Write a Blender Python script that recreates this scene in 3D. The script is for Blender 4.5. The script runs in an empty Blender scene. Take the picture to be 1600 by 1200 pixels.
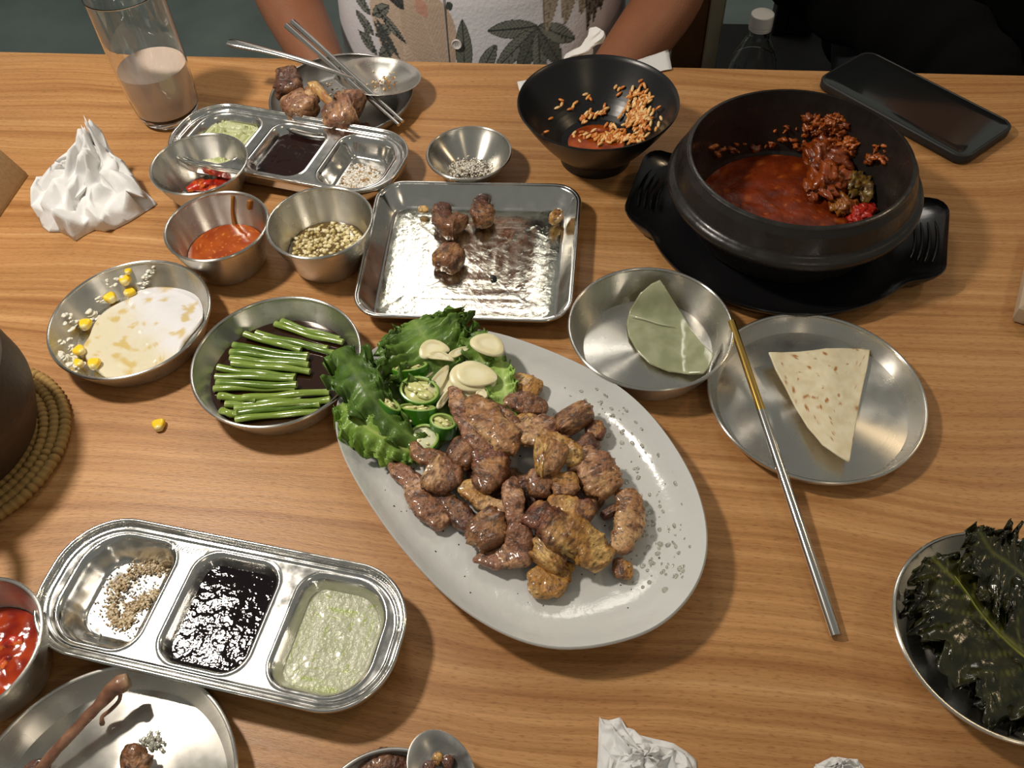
import bpy, math, random
import numpy as np
from mathutils import Vector, Matrix, noise

# ------------------------------------------------------------------ camera
TZ = 0.75                                   # table top height
FOC, CAMH = 1365.4, 0.48                    # focal length in px of a 1600 px frame, camera above the table
PIT, ROL, YAW = math.radians(52.05), math.radians(-3.6), math.radians(8.7182)
_f = Vector((0, math.cos(PIT), -math.sin(PIT))); _x = Vector((1, 0, 0)); _u = _x.cross(_f)
_X = _x*math.cos(ROL) + _u*math.sin(ROL); _U = -_x*math.sin(ROL) + _u*math.cos(ROL)
_R = Matrix.Rotation(YAW, 3, 'Z')
CX, CU, CF = _R @ _X, _R @ _U, _R @ _f
C = bpy.context.scene.collection
cam = bpy.data.objects.new('camera', bpy.data.cameras.new('camera')); C.objects.link(cam)
cam.data.sensor_width = 36; cam.data.lens = FOC/1600*36; cam.data.clip_start = 0.02
m = Matrix((CX, CU, -CF)).transposed().to_4x4(); m.translation = (0, 0, TZ+CAMH)
cam.matrix_world = m
sc = bpy.context.scene; sc.camera = cam
sc.view_settings.view_transform = 'Standard'; sc.view_settings.look = 'None'
sc.view_settings.gamma = 1; sc.view_settings.use_curve_mapping = False
sc.view_settings.exposure = 0.10

# ------------------------------------------------------------------ world and lamps
w = bpy.data.worlds.new('world'); sc.world = w; w.use_nodes = True
w.node_tree.nodes['Background'].inputs[0].default_value = (0.62, 0.62, 0.56, 1)
w.node_tree.nodes['Background'].inputs[1].default_value = 0.30
def lamp(name, loc, power, r, col, aim=(0, 0, -1)):
    l = bpy.data.lights.new(name, 'AREA'); l.shape = 'DISK'; l.size = 2*r; l.energy = power; l.color = col
    o = bpy.data.objects.new(name, l); C.objects.link(o); o.location = loc
    o.rotation_euler = Vector(aim).to_track_quat('-Z', 'Y').to_euler()
    return o
lamp('ceiling_lamp_main', (-.57, .43, TZ+.78), 6.0, .045, (1, .90, .78), (.35, .05, -1))
lamp('ceiling_lamp_back', (-.30, 1.50, TZ+1.15), 3.4, .22, (1, .94, .84), (.2, -.5, -1))
lamp('ceiling_lamp_right', (1.05, 1.0, TZ+1.15), 1.9, .07, (1, .74, .44), (-.6, -.4, -1))
lamp('ceiling_lamp_near', (.55, -.55, TZ+1.15), 1.0, .08, (1, .80, .55), (-.3, .6, -1))

# ------------------------------------------------------------------ helpers
def G(px, py, h=0.0):
    """world point at height h above the table seen at photo pixel (px, py)"""
    d = CX*((px-800)/FOC) - CU*((py-600)/FOC) + CF
    t = (h-CAMH)/d.z
    return Vector((d.x*t, d.y*t, TZ+h))
def mpp(px, py, h=0.0):
    return (G(px+1, py, h)-G(px, py, h)).length
def lin(c):
    return tuple(((v/255+.055)/1.055)**2.4 if v > 10 else v/255/12.92 for v in c)
rnd = random.Random(7)
def nz(x, y, z, s, o=2):
    return noise.fractal(Vector((x, y, z))*s, 1.0, 2.0, o)

def mat(name, col=(.8, .8, .8), rough=.5, metal=0, vc=False, bump=0, bscale=300, var=0, vscale=60, sss=0, coat=0,
        trans=0, aniso=0, ior=1.45, rvar=0, spec=.5, voro=0, stretch=None, sheen=0, emission=0):
    M = bpy.data.materials.new(name); M.use_nodes = True
    nt = M.node_tree; b = nt.nodes['Principled BSDF']; N = nt.nodes.new; L = nt.links.new
    b.inputs['Base Color'].default_value = (*col, 1); b.inputs['Roughness'].default_value = rough
    b.inputs['Metallic'].default_value = metal; b.inputs['IOR'].default_value = ior
    b.inputs['Specular IOR Level'].default_value = spec
    b.inputs['Transmission Weight'].default_value = trans
    b.inputs['Coat Weight'].default_value = coat; b.inputs['Coat Roughness'].default_value = .12
    b.inputs['Sheen Weight'].default_value = sheen
    if sss:
        b.inputs['Subsurface Weight'].default_value = sss; b.inputs['Subsurface Radius'].default_value = (.004, .002, .001)
        b.inputs['Subsurface Scale'].default_value = 1
    tc = N('ShaderNodeTexCoord'); src = tc.outputs['Object']
    if stretch:
        mp = N('ShaderNodeMapping'); mp.inputs['Scale'].default_value = stretch; L(src, mp.inputs['Vector']); src = mp.outputs[0]
    colsock = None
    if vc:
        a = N('ShaderNodeVertexColor'); a.layer_name = 'Col'; colsock = a.outputs['Color']
        L(colsock, b.inputs['Base Color'])
    if var:
        n = N('ShaderNodeTexNoise'); n.inputs['Scale'].default_value = vscale; n.inputs['Detail'].default_value = 4; L(src, n.inputs['Vector'])
        mr = N('ShaderNodeMapRange'); mr.inputs['From Min'].default_value = .3; mr.inputs['From Max'].default_value = .7
        mr.inputs['To Min'].default_value = 1-var; mr.inputs['To Max'].default_value = 1+var; L(n.outputs[0], mr.inputs['Value'])
        mx = N('ShaderNodeVectorMath'); mx.operation = 'SCALE'
        if colsock: L(colsock, mx.inputs[0])
        else: mx.inputs[0].default_value = col
        L(mr.outputs[0], mx.inputs['Scale']); L(mx.outputs[0], b.inputs['Base Color'])
    if rvar:
        n = N('ShaderNodeTexNoise'); n.inputs['Scale'].default_value = vscale*1.7; n.inputs['Detail'].default_value = 3; L(src, n.inputs['Vector'])
        mr = N('ShaderNodeMapRange'); mr.inputs['From Min'].default_value = .35; mr.inputs['From Max'].default_value = .65
        mr.inputs['To Min'].default_value = max(.02, rough-rvar); mr.inputs['To Max'].default_value = rough+rvar
        L(n.outputs[0], mr.inputs['Value']); L(mr.outputs[0], b.inputs['Roughness'])
    if bump:
        if voro:
            n = N('ShaderNodeTexVoronoi'); n.inputs['Scale'].default_value = bscale; out = n.outputs['Distance']
        else:
            n = N('ShaderNodeTexNoise'); n.inputs['Scale'].default_value = bscale; n.inputs['Detail'].default_value = 4; out = n.outputs[0]
        L(src, n.inputs['Vector'])
        bp = N('ShaderNodeBump'); bp.inputs['Distance'].default_value = bump; bp.inputs['Strength'].default_value = 1
        L(out, bp.inputs['Height']); L(bp.outputs[0], b.inputs['Normal'])
    if aniso:
        b.inputs['Anisotropic'].default_value = aniso
        tg = N('ShaderNodeTangent'); tg.direction_type = 'RADIAL'; tg.axis = 'Z'; L(tg.outputs[0], b.inputs['Tangent']); b.inputs['Anisotropic Rotation'].default_value = .25
    return M

def steel(name, col=(.66, .64, .59), rough=.27, aniso=.92, dirt=0):
    """brushed steel turned on a lathe: concentric fine grooves"""
    M = mat(name, col, rough, 1, aniso=aniso)
    nt = M.node_tree; N = nt.nodes.new; L = nt.links.new; b = nt.nodes['Principled BSDF']
    tc = N('ShaderNodeTexCoord'); sx = N('ShaderNodeSeparateXYZ'); L(tc.outputs['Object'], sx.inputs[0])
    cx = N('ShaderNodeCombineXYZ'); L(sx.outputs[0], cx.inputs[0]); L(sx.outputs[1], cx.inputs[1])
    ln = N('ShaderNodeVectorMath'); ln.operation = 'LENGTH'; L(cx.outputs[0], ln.inputs[0])
    c2 = N('ShaderNodeCombineXYZ'); L(ln.outputs['Value'], c2.inputs[0]); L(sx.outputs[2], c2.inputs[1])
    n = N('ShaderNodeTexNoise'); n.inputs['Scale'].default_value = 900; n.inputs['Detail'].default_value = 3; L(c2.outputs[0], n.inputs['Vector'])
    bp = N('ShaderNodeBump'); bp.inputs['Distance'].default_value = .00003; L(n.outputs[0], bp.inputs['Height']); L(bp.outputs[0], b.inputs['Normal'])
    n2 = N('ShaderNodeTexNoise'); n2.inputs['Scale'].default_value = 45; n2.inputs['Detail'].default_value = 4; L(tc.outputs['Object'], n2.inputs['Vector'])
    mr = N('ShaderNodeMapRange'); mr.inputs['From Min'].default_value = .35; mr.inputs['From Max'].default_value = .7
    mr.inputs['To Min'].default_value = rough-.05; mr.inputs['To Max'].default_value = rough+.08+dirt
    L(n2.outputs[0], mr.inputs['Value']); L(mr.outputs[0], b.inputs['Roughness'])
    return M

class MB:
    def __init__(s): s.v = []; s.f = []; s.c = []; s.col = (.8, .8, .8)
    def add(s, vs, fs, col=None):
        o = len(s.v); s.v += [tuple(p) for p in vs]; s.f += [tuple(i+o for i in f) for f in fs]
        col = col or s.col
        s.c += (col if isinstance(col, list) else [col]*len(vs))
    def rings(s, loops, closed=True, cap0=True, cap1=True, col=None, loopclose=False):
        n = len(loops[0]); vs = [p for l in loops for p in l]; fs = []
        m_ = len(loops)
        for i in range(m_ if loopclose else m_-1):
            a = i*n; b = ((i+1) % m_)*n
            for j in range(n if closed else n-1):
                k = (j+1) % n
                fs.append((a+j, a+k, b+k, b+j))
        if cap0 and not loopclose: fs.append(tuple(range(n-1, -1, -1)))
        if cap1 and not loopclose: fs.append(tuple((m_-1)*n+j for j in range(n)))
        s.add(vs, fs, col)
    def lathe(s, prof, n=64, c=(0, 0, 0), col=None, ang=None):
        """prof: (r, z) from bottom outside round to inside; ends on the axis"""
        out = [prof[0]]
        for (r0, z0), (r1, z1) in zip(prof, prof[1:]):     # holding loops keep long flat runs flat
            L_ = math.hypot(r1-r0, z1-z0)
            if L_ > .004:
                for t in (.0005/L_, .5, 1-.0005/L_): out.append((r0+(r1-r0)*t, z0+(z1-z0)*t))
            out.append((r1, z1))
        prof = out
        loops = []
        for r, z in prof:
            loops.append([(c[0]+r*math.cos(2*math.pi*j/n), c[1]+r*math.sin(2*math.pi*j/n), c[2]+z) for j in range(n)])
        s.rings(loops, col=col)
    def torus(s, R, r, z=0, c=(0, 0, 0), n=64, k=8, col=None):
        loops = []
        for i in range(n):
            a = 2*math.pi*i/n; ca, sa = math.cos(a), math.sin(a)
            loops.append([(c[0]+(R+r*math.cos(2*math.pi*j/k))*ca, c[1]+(R+r*math.cos(2*math.pi*j/k))*sa, c[2]+z+r*math.sin(2*math.pi*j/k)) for j in range(k)])
        s.rings(loops, loopclose=True, col=col)
    def tube(s, path, rad, k=8, flat=1.0, col=None, close=False, up=(0, 0, 1), disp=None, caps=True):
        path = [Vector(p) for p in path]; n = len(path); loops = []; cols = []
        rad = rad if isinstance(rad, (list, tuple)) else [rad]*n
        for i in range(n):
            if close: t = path[(i+1) % n]-path[i-1]
            else: t = path[min(i+1, n-1)]-path[max(i-1, 0)]
            t = t.normalized() if t.length else Vector((1, 0, 0))
            sd = t.cross(Vector(up)); sd = sd.normalized() if sd.length > 1e-6 else Vector((1, 0, 0))
            up2 = sd.cross(t)
            l = []
            for j in range(k):
                a = 2*math.pi*j/k
                p = path[i]+sd*(rad[i]*math.cos(a))+up2*(rad[i]*flat*math.sin(a))
                if disp: p = disp(p, path[i], i/(n-1), a)
                l.append(p)
            loops.append(l)
        s.rings(loops, loopclose=close, cap0=caps, cap1=caps, col=col)
    def ell(s, c, r, rot=None, nu=8, nv=6, col=None, disp=0, dscale=100, seed=0):
        c = Vector(c); vs = []; fs = []
        rot = rot or Matrix.Identity(3)
        for i in range(nv+1):
            th = math.pi*i/nv
            for j in range(nu if 0 < i < nv else 1):
                ph = 2*math.pi*j/nu
                d = Vector((math.sin(th)*math.cos(ph), math.sin(th)*math.sin(ph), math.cos(th)))
                p = Vector((d.x*r[0], d.y*r[1], d.z*r[2]))
                if disp: p *= 1+disp*noise.fractal((p+Vector((seed, seed*.7, 0)))*dscale, 1, 2, 2)
                vs.append(c+rot@p)
        idx = lambda i, j: 0 if i == 0 else (len(vs)-1 if i == nv else 1+(i-1)*nu+j % nu)
        for i in range(nv):
            for j in range(nu):
                q = [idx(i, j), idx(i+1, j), idx(i+1, j+1), idx(i, j+1)]
                u = []
                for t in q:
                    if t not in u: u.append(t)
                if len(u) > 2: fs.append(tuple(u))
        s.add(vs, fs, col)
    def box(s, x0, x1, y0, y1, z0, z1, rot=0, c=(0, 0), col=None, bev=0):
        vs = []
        def P(x, y, z):
            ca, sa = math.cos(rot), math.sin(rot)
            return (c[0]+x*ca-y*sa, c[1]+x*sa+y*ca, z)
        if bev:
            e = bev
            lo = lambda x0, x1, y0, y1, z: [P(x, y, z) for x, y in ((x0+e, y0), (x1-e, y0), (x1, y0+e), (x1, y1-e), (x1-e, y1), (x0+e, y1), (x0, y1-e), (x0, y0+e))]
            s.rings([lo(x0+e, x1-e, y0+e, y1-e, z0), lo(x0, x1, y0, y1, z0+e), lo(x0, x1, y0, y1, z1-e), lo(x0+e, x1-e, y0+e, y1-e, z1)], col=col)
            return
        vs = [P(x, y, z) for z in (z0, z1) for x, y in ((x0, y0), (x1, y0), (x1, y1), (x0, y1))]
        s.add(vs, [(3, 2, 1, 0), (4, 5, 6, 7), (0, 1, 5, 4), (1, 2, 6, 5), (2, 3, 7, 6), (3, 0, 4, 7)], col)
    def build(s, name, M, org=(0, 0, 0), parent=None, smooth=40, label=None, cat=None, group=None, kind=None, solid=0, sub=0, recalc=False):
        org = Vector(org)
        me = bpy.data.meshes.new(name)
        me.from_pydata([tuple(Vector(p)-org) for p in s.v], [], s.f)
        ca = me.color_attributes.new('Col', 'FLOAT_COLOR', 'POINT')
        ca.data.foreach_set('color', np.array([(*c, 1) for c in s.c], dtype=np.float32).ravel())
        if recalc:
            import bmesh
            bm = bmesh.new(); bm.from_mesh(me); bmesh.ops.recalc_face_normals(bm, faces=bm.faces); bm.to_mesh(me); bm.free()
        if smooth is not None:
            me.shade_smooth()
            if smooth < 180: me.set_sharp_from_angle(angle=math.radians(smooth))
        me.materials.append(M)
        o = bpy.data.objects.new(name, me); C.objects.link(o)
        if parent: o.parent = parent
        else: o.location = org
        if solid:
            md = o.modifiers.new('thickness', 'SOLIDIFY'); md.thickness = solid; md.offset = 0
        if sub:
            md = o.modifiers.new('subdivision', 'SUBSURF'); md.levels = sub; md.render_levels = sub
        tag(o, label, cat, group, kind)
        return o
def tag(o, label=None, cat=None, group=None, kind=None):
    if label: o['label'] = label
    if cat: o['category'] = cat
    if group: o['group'] = group
    if kind: o['kind'] = kind
def thing(name, org, label, cat, group=None):
    o = bpy.data.objects.new(name, None); C.objects.link(o); o.location = org; o.empty_display_size = .02
    tag(o, label, cat, group); return o
def mix(a, b, t):
    t = max(0, min(1, t)); return tuple(a[i]*(1-t)+b[i]*t for i in range(3))
def smooth(a, b, x):
    t = max(0, min(1, (x-a)/(b-a))); return t*t*(3-2*t)
def spline(pts, n):
    """Catmull-Rom through pts (tuples of any length), n samples"""
    P = [np.array(p, float) for p in pts]; P = [2*P[0]-P[1]]+P+[2*P[-1]-P[-2]]
    out = []; m_ = len(P)-3
    for i in range(n):
        t = i/(n-1)*m_; k = min(int(t), m_-1); t -= k
        a, b, c, d = P[k:k+4]
        out.append(.5*((2*b)+(c-a)*t+(2*a-5*b+4*c-d)*t*t+(3*b-a-3*c+d)*t**3))
    return out
def rrect(a, b, r, n=8):
    """rounded rectangle outline, half sizes a, b, corner radius r"""
    pts = []
    for k, (sx, sy) in enumerate(((1, 1), (-1, 1), (-1, -1), (1, -1))):
        for i in range(n+1):
            t = math.pi/2*(k+i/n)
            pts.append((sx*(a-r)+r*math.cos(t), sy*(b-r)+r*math.sin(t)))
    return pts

# ------------------------------------------------------------------ materials
M_STEEL = steel('brushed_steel')
M_STEELD = steel('oily_dull_steel', (.36, .35, .33), .3, .6, .1)
M_PRESS = mat('pressed_steel', (.66, .65, .62), .17, 1, bump=.00004, bscale=60, rvar=.06, vscale=70)
M_ROD = mat('polished_steel', (.62, .60, .57), .16, 1)
M_BLKM = mat('black_melamine', (.008, .008, .009), .22, coat=.3, bump=.00003, bscale=300)
M_BOWL = mat('black_satin_bowl', (.010, .010, .011), .30, bump=.00004, bscale=220)
M_STONE = mat('black_glazed_earthenware', (.018, .015, .013), .30, bump=.0002, bscale=180, rvar=.10, vscale=60)
M_PAPER = mat('tissue_paper', lin((232, 230, 228)), .9, bump=.0002, bscale=350, sss=.15)
M_GLASS = mat('clear_glass', (1, 1, 1), .01, trans=1, ior=1.45)
M_GARLIC = mat('raw_garlic', lin((226, 214, 168)), .32, sss=.25, bump=.0002, bscale=180, vc=True)
M_MEAT = mat('grilled_pork', rough=.3, vc=True, bump=.0011, bscale=560, var=.34, vscale=330, coat=.4, rvar=.14)
M_LEAF = mat('lettuce_leaf', rough=.36, vc=True, bump=.0006, bscale=160, var=.15, vscale=120, sss=.08)
M_CHILI = mat('green_chili', rough=.2, vc=True, bump=.0001, bscale=200, coat=.3)
M_FOOD = mat('wet_food', rough=.3, vc=True, bump=.0005, bscale=350, coat=.3, var=.15, vscale=300)
M_MATTE = mat('grains', rough=.6, vc=True, bump=.0002, bscale=800, var=.15, vscale=900)
M_CORN = mat('corn_kernel', lin((232, 178, 32)), .22, vc=True, sss=.15, coat=.3)

# ------------------------------------------------------------------ floor and table
def wood():
    M = mat('oak_laminate', rough=.38)
    nt = M.node_tree; N = nt.nodes.new; L = nt.links.new; b = nt.nodes['Principled BSDF']
    tc = N('ShaderNodeTexCoord')
    def noi(sc_, det=3, vec=None, rough=.5):
        mp = N('ShaderNodeMapping'); mp.inputs['Scale'].default_value = sc_
        L(vec or tc.outputs['Object'], mp.inputs['Vector'])
        n = N('ShaderNodeTexNoise'); n.inputs['Scale'].default_value = 1; n.inputs['Detail'].default_value = det
        n.inputs['Roughness'].default_value = rough
        L(mp.outputs[0], n.inputs['Vector']); return n.outputs[0]
    # warp y by slow noise so the grain runs in long waves and arches
    wn = noi((2.6, 5.0, 1), 1); sp = N('ShaderNodeSeparateXYZ'); L(tc.outputs['Object'], sp.inputs[0])
    wa = N('ShaderNodeMath'); wa.operation = 'MULTIPLY_ADD'; L(wn, wa.inputs[0]); wa.inputs[1].default_value = .085; L(sp.outputs[1], wa.inputs[2])
    w2 = noi((14, 30, 1), 1); wb = N('ShaderNodeMath'); wb.operation = 'MULTIPLY_ADD'; L(w2, wb.inputs[0]); wb.inputs[1].default_value = .005; L(wa.outputs[0], wb.inputs[2])
    cv = N('ShaderNodeCombineXYZ'); L(sp.outputs[0], cv.inputs[0]); L(wb.outputs[0], cv.inputs[1])
    g1 = noi((1.2, 95, 1), 4, cv.outputs[0], .6)
    g2 = noi((7, 420, 1), 3, cv.outputs[0])
    fl = noi((170, 1500, 1), 2, cv.outputs[0])
    bd = noi((.7, 9, 1), 2, cv.outputs[0])
    def ramp(s, stops):
        r = N('ShaderNodeValToRGB'); L(s, r.inputs[0])
        while len(r.color_ramp.elements) < len(stops): r.color_ramp.elements.new(.5)
        for e, (p, c_) in zip(r.color_ramp.elements, stops): e.position = p; e.color = (*c_, 1)
        return r.outputs[0]
    def mul(a, b_, f=1):
        x = N('ShaderNodeMix'); x.data_type = 'RGBA'; x.blend_type = 'MULTIPLY'; x.inputs[0].default_value = f
        L(a, x.inputs[6]); L(b_, x.inputs[7]); return x.outputs[2]
    base = ramp(g1, [(.28, lin((160, 110, 62))), (.45, lin((186, 136, 84))), (.60, lin((200, 151, 98))), (.78, lin((213, 168, 116)))])
    c = mul(base, ramp(g2, [(.35, (.80, .77, .74)), (.6, (1, 1, 1))]), .9)
    c = mul(c, ramp(fl, [(.33, (.70, .62, .55)), (.45, (1, 1, 1))]), .85)
    c = mul(c, ramp(bd, [(.35, (.86, .84, .82)), (.65, (1.0, 1.0, 1.0))]), .9)
    L(c, b.inputs['Base Color'])
    bp = N('ShaderNodeBump'); bp.inputs['Distance'].default_value = .00015; L(fl, bp.inputs['Height']); L(bp.outputs[0], b.inputs['Normal'])
    mr = N('ShaderNodeMapRange'); mr.inputs['To Min'].default_value = .30; mr.inputs['To Max'].default_value = .48; L(g2, mr.inputs['Value']); L(mr.outputs[0], b.inputs['Roughness'])
    return M
M_WOOD = wood()
M_FLOOR = mat('grey_green_concrete', lin((132, 146, 142)), .55, var=.18, vscale=5, bump=.001, bscale=40)
b_ = MB(); b_.box(-3, .9, -1.5, 2.30, -.05, 0); b_.box(-3, .9, 2.312, 4, -.05, 0); b_.box(.912, 3, -1.5, 4, -.05, 0)
b_.box(-3, 3, -1.5, 4, -.08, -.05)
b_.build('floor', M_FLOOR, smooth=None, kind='structure')
M_WALL = mat('grey_plaster', lin((120, 118, 110)), .9, var=.1, vscale=3)
b_ = MB(); b_.box(-3, 3, 4, 4.1, 0, 2.9); b_.build('wall_back', M_WALL, (0, 4, 0), smooth=None, kind='structure')
EDGE = .7647
tb = thing('dining_table', (-.1, EDGE-.4, 0), 'light oak laminate restaurant table holding all the dishes', 'table')
b_ = MB(); b_.box(-1.05, .85, EDGE-.80, EDGE, TZ-.03, TZ, bev=.0015)
b_.build('tabletop', M_WOOD, (-.1, EDGE-.4, 0), tb, smooth=30)
M_IRON = mat('black_iron', (.02, .02, .02), .5)
for x in (-.92, .78):
    for y in (EDGE-.7, EDGE-.1):
        b_ = MB(); b_.box(x-.02, x+.02, y-.02, y+.02, .001, TZ-.031, bev=.002); b_.build('leg', M_IRON, (-.1, EDGE-.4, 0), tb, smooth=30)

# ------------------------------------------------------------------ round steel dishes
DISH = {}
def inner_r(d, z):
    """inner radius of dish d at height z above the table, None below its floor"""
    p = DISH[d]['in']
    if z <= p[0][1]: return None
    for (r0, z0), (r1, z1) in zip(p, p[1:]):
        if z0 <= z <= z1 and z1 > z0: return r0+(r1-r0)*(z-z0)/(z1-z0)
    return p[-1][0]
def on(d, px, py, lift=0.0):
    """point on the inner surface of dish d seen at a photo pixel"""
    D = DISH[d]; h = D['in'][-1][1]
    while h > D['in'][0][1]+.0002:
        q = G(px, py, h); r = inner_r(d, h)
        if (Vector((q.x, q.y))-Vector(D['c'])).length >= r and h < D['in'][-1][1]-.001: break
        h -= .0005
    q = G(px, py, h+lift); r = (inner_r(d, h) or D['in'][0][0])-.0004; v = Vector((q.x-D['c'][0], q.y-D['c'][1]))
    if v.length > r and h > D['in'][0][1]+.0006: v *= r/v.length; q.x, q.y = D['c'][0]+v.x, D['c'][1]+v.y
    return q
def dish(key, name, label, cat, cx, cy, R, H, rb, M, t=.0012, p=1.4, floor=.0012, rim=.0012, n=96, group=None, foot=None, steps=10, partname='body'):
    outer = [(0.0001, .0), (rb*.96, .0), (rb, .0008)]
    inn = [(rb-.0015, floor)]
    for i in range(1, steps+1):
        u = i/steps
        r = rb+(R-rb)*(1-(1-u)**p)
        outer.append((r, u*H)); inn.append((r-t, floor+.0004+u*(H-floor-.0004)))
    DISH[key] = {'c': (cx, cy), 'in': inn}
    prof = outer+[(r, z) for r, z in reversed(inn)]+[(.0001, floor)]
    o = thing(name, (cx, cy, TZ), label, cat, group)
    b_ = MB(); b_.lathe(prof, n, (cx, cy, TZ)); b_.build(partname, M, (cx, cy, TZ), o, smooth=50)
    b_ = MB(); b_.torus(R-t/2, rim, H, (cx, cy, TZ), n, 8); b_.build('rim', M, (cx, cy, TZ), o, smooth=180)
    return o
def pool(name, key, z, M, label, cat, col=None, wave=0.0, shrink=.0006, n=72, colf=None, wscale=120, cut=None, kind='stuff', zlow=None):
    """liquid filling dish up to height z"""
    cx, cy = DISH[key]['c']; R = inner_r(key, z)-shrink; fl = DISH[key]['in'][0][1]+.0003
    b_ = MB(); rings = 26; vs = []; cs = []
    for i in range(rings+1):
        for j in range(n):
            r = R*(1-i/rings)+.00001; a = 2*math.pi*j/n; x = cx+r*math.cos(a); y = cy+r*math.sin(a)
            dz = wave*nz(x, y, 1.3, wscale)*min(1, (1-r/R)*6)
            vs.append((x, y, TZ+z+dz)); cs.append(colf(x, y) if colf else col)
    fs = []
    for i in range(rings):
        for j in range(n):
            k = (j+1) % n; fs.append((i*n+j, i*n+k, (i+1)*n+k, (i+1)*n+j))
    o = len(vs)
    rl = inner_r(key, max(fl, DISH[key]['in'][0][1]+.0004))-.001
    for j in range(n):
        a = 2*math.pi*j/n; vs.append((cx+rl*math.cos(a), cy+rl*math.sin(a), TZ+fl)); cs.append(cs[j])
    for j in range(n):
        k = (j+1) % n; fs.append((j, o+j, o+k, k))
    fs.append(tuple(o+j for j in range(n-1, -1, -1)))
    b_.add(vs, fs, cs)
    return b_.build(name, M, (cx, cy, TZ+fl), smooth=60, label=label, cat=cat, kind=kind)

dish('A', 'steel_plate', 'flat round brushed steel plate under the flatbread wedge', 'plate', .1462, .3680, .0703, .012, .0640, M_STEEL, p=1.25, n=128)
dish('B', 'steel_dish', 'round steel dish holding the green pickled radish slice', 'dish', .0365, .4090, .0565, .024, .0470, M_STEEL, p=1.12)
dish('D', 'steel_dish', 'round steel dish smeared with creamy corn salad', 'dish', -.3364, .3940, .0577, .022, .0475, M_STEEL, p=1.12)
dish('E', 'steel_dish', 'round steel dish of green onion stalks in soy broth', 'dish', -.2175, .3615, .0580, .024, .0475, M_STEEL, p=1.12)
dish('F', 'steel_bowl', 'small flared steel bowl with salt and pepper at the bottom', 'bowl', -.1154, .5952, .0357, .022, .016, M_STEEL, p=1.35)
dish('I', 'steel_cup', 'tapered steel cup of orange chili sauce', 'cup', -.2925, .4765, .0393, .038, .0275, M_STEEL, p=1.12)
dish('GC', 'steel_cup', 'tapered steel cup of chopped garlic in oil, touching the rectangular tray', 'cup', -.2135, .4842, .0403, .039, .0275, M_STEEL, p=1.12)
dish('K', 'steel_cup', 'steel cup with a little red kimchi, in front of the far sauce tray', 'cup', -.3350, .5565, .0400, .032, .0265, M_STEEL, p=1.12)
dish('P', 'steel_plate', 'dull steel plate of chicken bones by the far table edge', 'plate', -.2467, .6841, .0661, .015, .052, M_STEELD, p=2.0)
dish('Q', 'steel_plate', 'round steel plate with a thin bare bone at the near left corner', 'plate', -.2345, .0800, .0692, .015, .0620, M_STEEL, p=1.25, n=128)
dish('S', 'steel_cup', 'steel cup of red kimchi broth cut off by the left frame edge', 'cup', -.3235, .1420, .0400, .040, .028, M_STEEL, p=1.12)
dish('T', 'steel_dish', 'steel dish heaped with dark seasoned perilla leaves', 'dish', .2270, .2060, .0590, .022, .047, M_STEEL, p=1.15)
dish('V', 'steel_dish', 'steel dish with dark leftovers at the bottom frame edge beside a spoon', 'dish', -.0870, .0800, .0395, .014, .030, M_STEELD, p=1.6)
# black rice bowl
def bowl_black():
    cx, cy, R, H = -.010, .6240, .0663, .057
    inn = [(.020, .014)]; outer = []
    for i in range(1, 15):
        u = i/14; r = .021+(R-.0225)*(u**.62); inn.append((r, .014+u*(H-.014)))
    DISH['G'] = {'c': (cx, cy), 'in': inn}
    outer = [(.0001, .004), (.026, .003), (.0285, 0), (.0305, 0), (.0305, .002), (.0300, .0095)]
    for i in range(1, 14):
        u = i/13; outer.append((.0305+(R-.0305)*(u**.75), .0095+u*(H-.0105)))
    prof = outer+[(R-.0005, H+.0003), (R-.0014, H)]+list(reversed(inn[:-1]))+[(.010, .0125), (.0001, .012)]
    o = thing('rice_bowl', (cx, cy, TZ), 'matte black flared rice bowl with leftover red rice', 'bowl')
    b_ = MB(); b_.lathe(prof, 96, (cx, cy, TZ)); b_.build('body', M_BOWL, (cx, cy, TZ), o, smooth=60)
bowl_black()

# ------------------------------------------------------------------ earthenware pot on black tray
PC = (.1400, .5425)
def pot(name, label, cx, cy, Rr, Hr, Rs, Hs, Rb, base, key, M, ring=True):
    inn = [(Rr*.80, base+.006)]
    for u in (.15, .35, .6, .8, 1):
        inn.append((Rr*.80+(Rr*.955-Rr*.80)*u**.5, base+.006+(Hr-base-.006)*u))
    DISH[key] = {'c': (cx, cy), 'in': inn}
    outer = [(.0001, base), (Rb, base), (Rb+.003, base+.003), (Rs*.88, Hs-.014), (Rs*.93, Hs-.006), (Rs*.94, Hs-.0045), (Rs*.965, Hs-.0042), (Rs*.99, Hs-.003), (Rs, Hs-.0005), (Rs, Hs+.0015), (Rs*.99, Hs+.0035),
             (Rs*.965, Hs+.0047), (Rs*.945, Hs+.0055), (Rs*.935, Hs+.007), (Rr+.0035, Hr-.006), (Rr+.001, Hr-.003), (Rr+.0005, Hr-.001), (Rr-.001, Hr)]
    if not ring:
        ctl = spline([(Rb, base+.001), (Rb+.006, base+.010), (Rs, Hs), ((Rs+Rr)/2+.001, (Hs+Hr)/2), (Rr+.0008, Hr-.004)], 18)
        outer = [(.0001, base), (Rb-.001, base)]+[tuple(q) for q in ctl]+[(Rr+.0003, Hr-.001), (Rr-.001, Hr)]
    prof = outer+[(Rr*.965, Hr)]+list(reversed(inn[:-1]))+[(.0001, base+.005)]
    prof = [p for p in prof]
    o = thing(name, (cx, cy, TZ+base), label, 'pot')
    b_ = MB(); b_.lathe(prof, 112, (cx, cy, TZ)); b_.build('body', M, (cx, cy, TZ+base), o, smooth=38)
    return o
pot('stew_pot', 'large black earthenware pot with leftover red stew', *PC, .0812, .072, .0937, .046, .068, .0062, 'POT', M_STONE)
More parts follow.
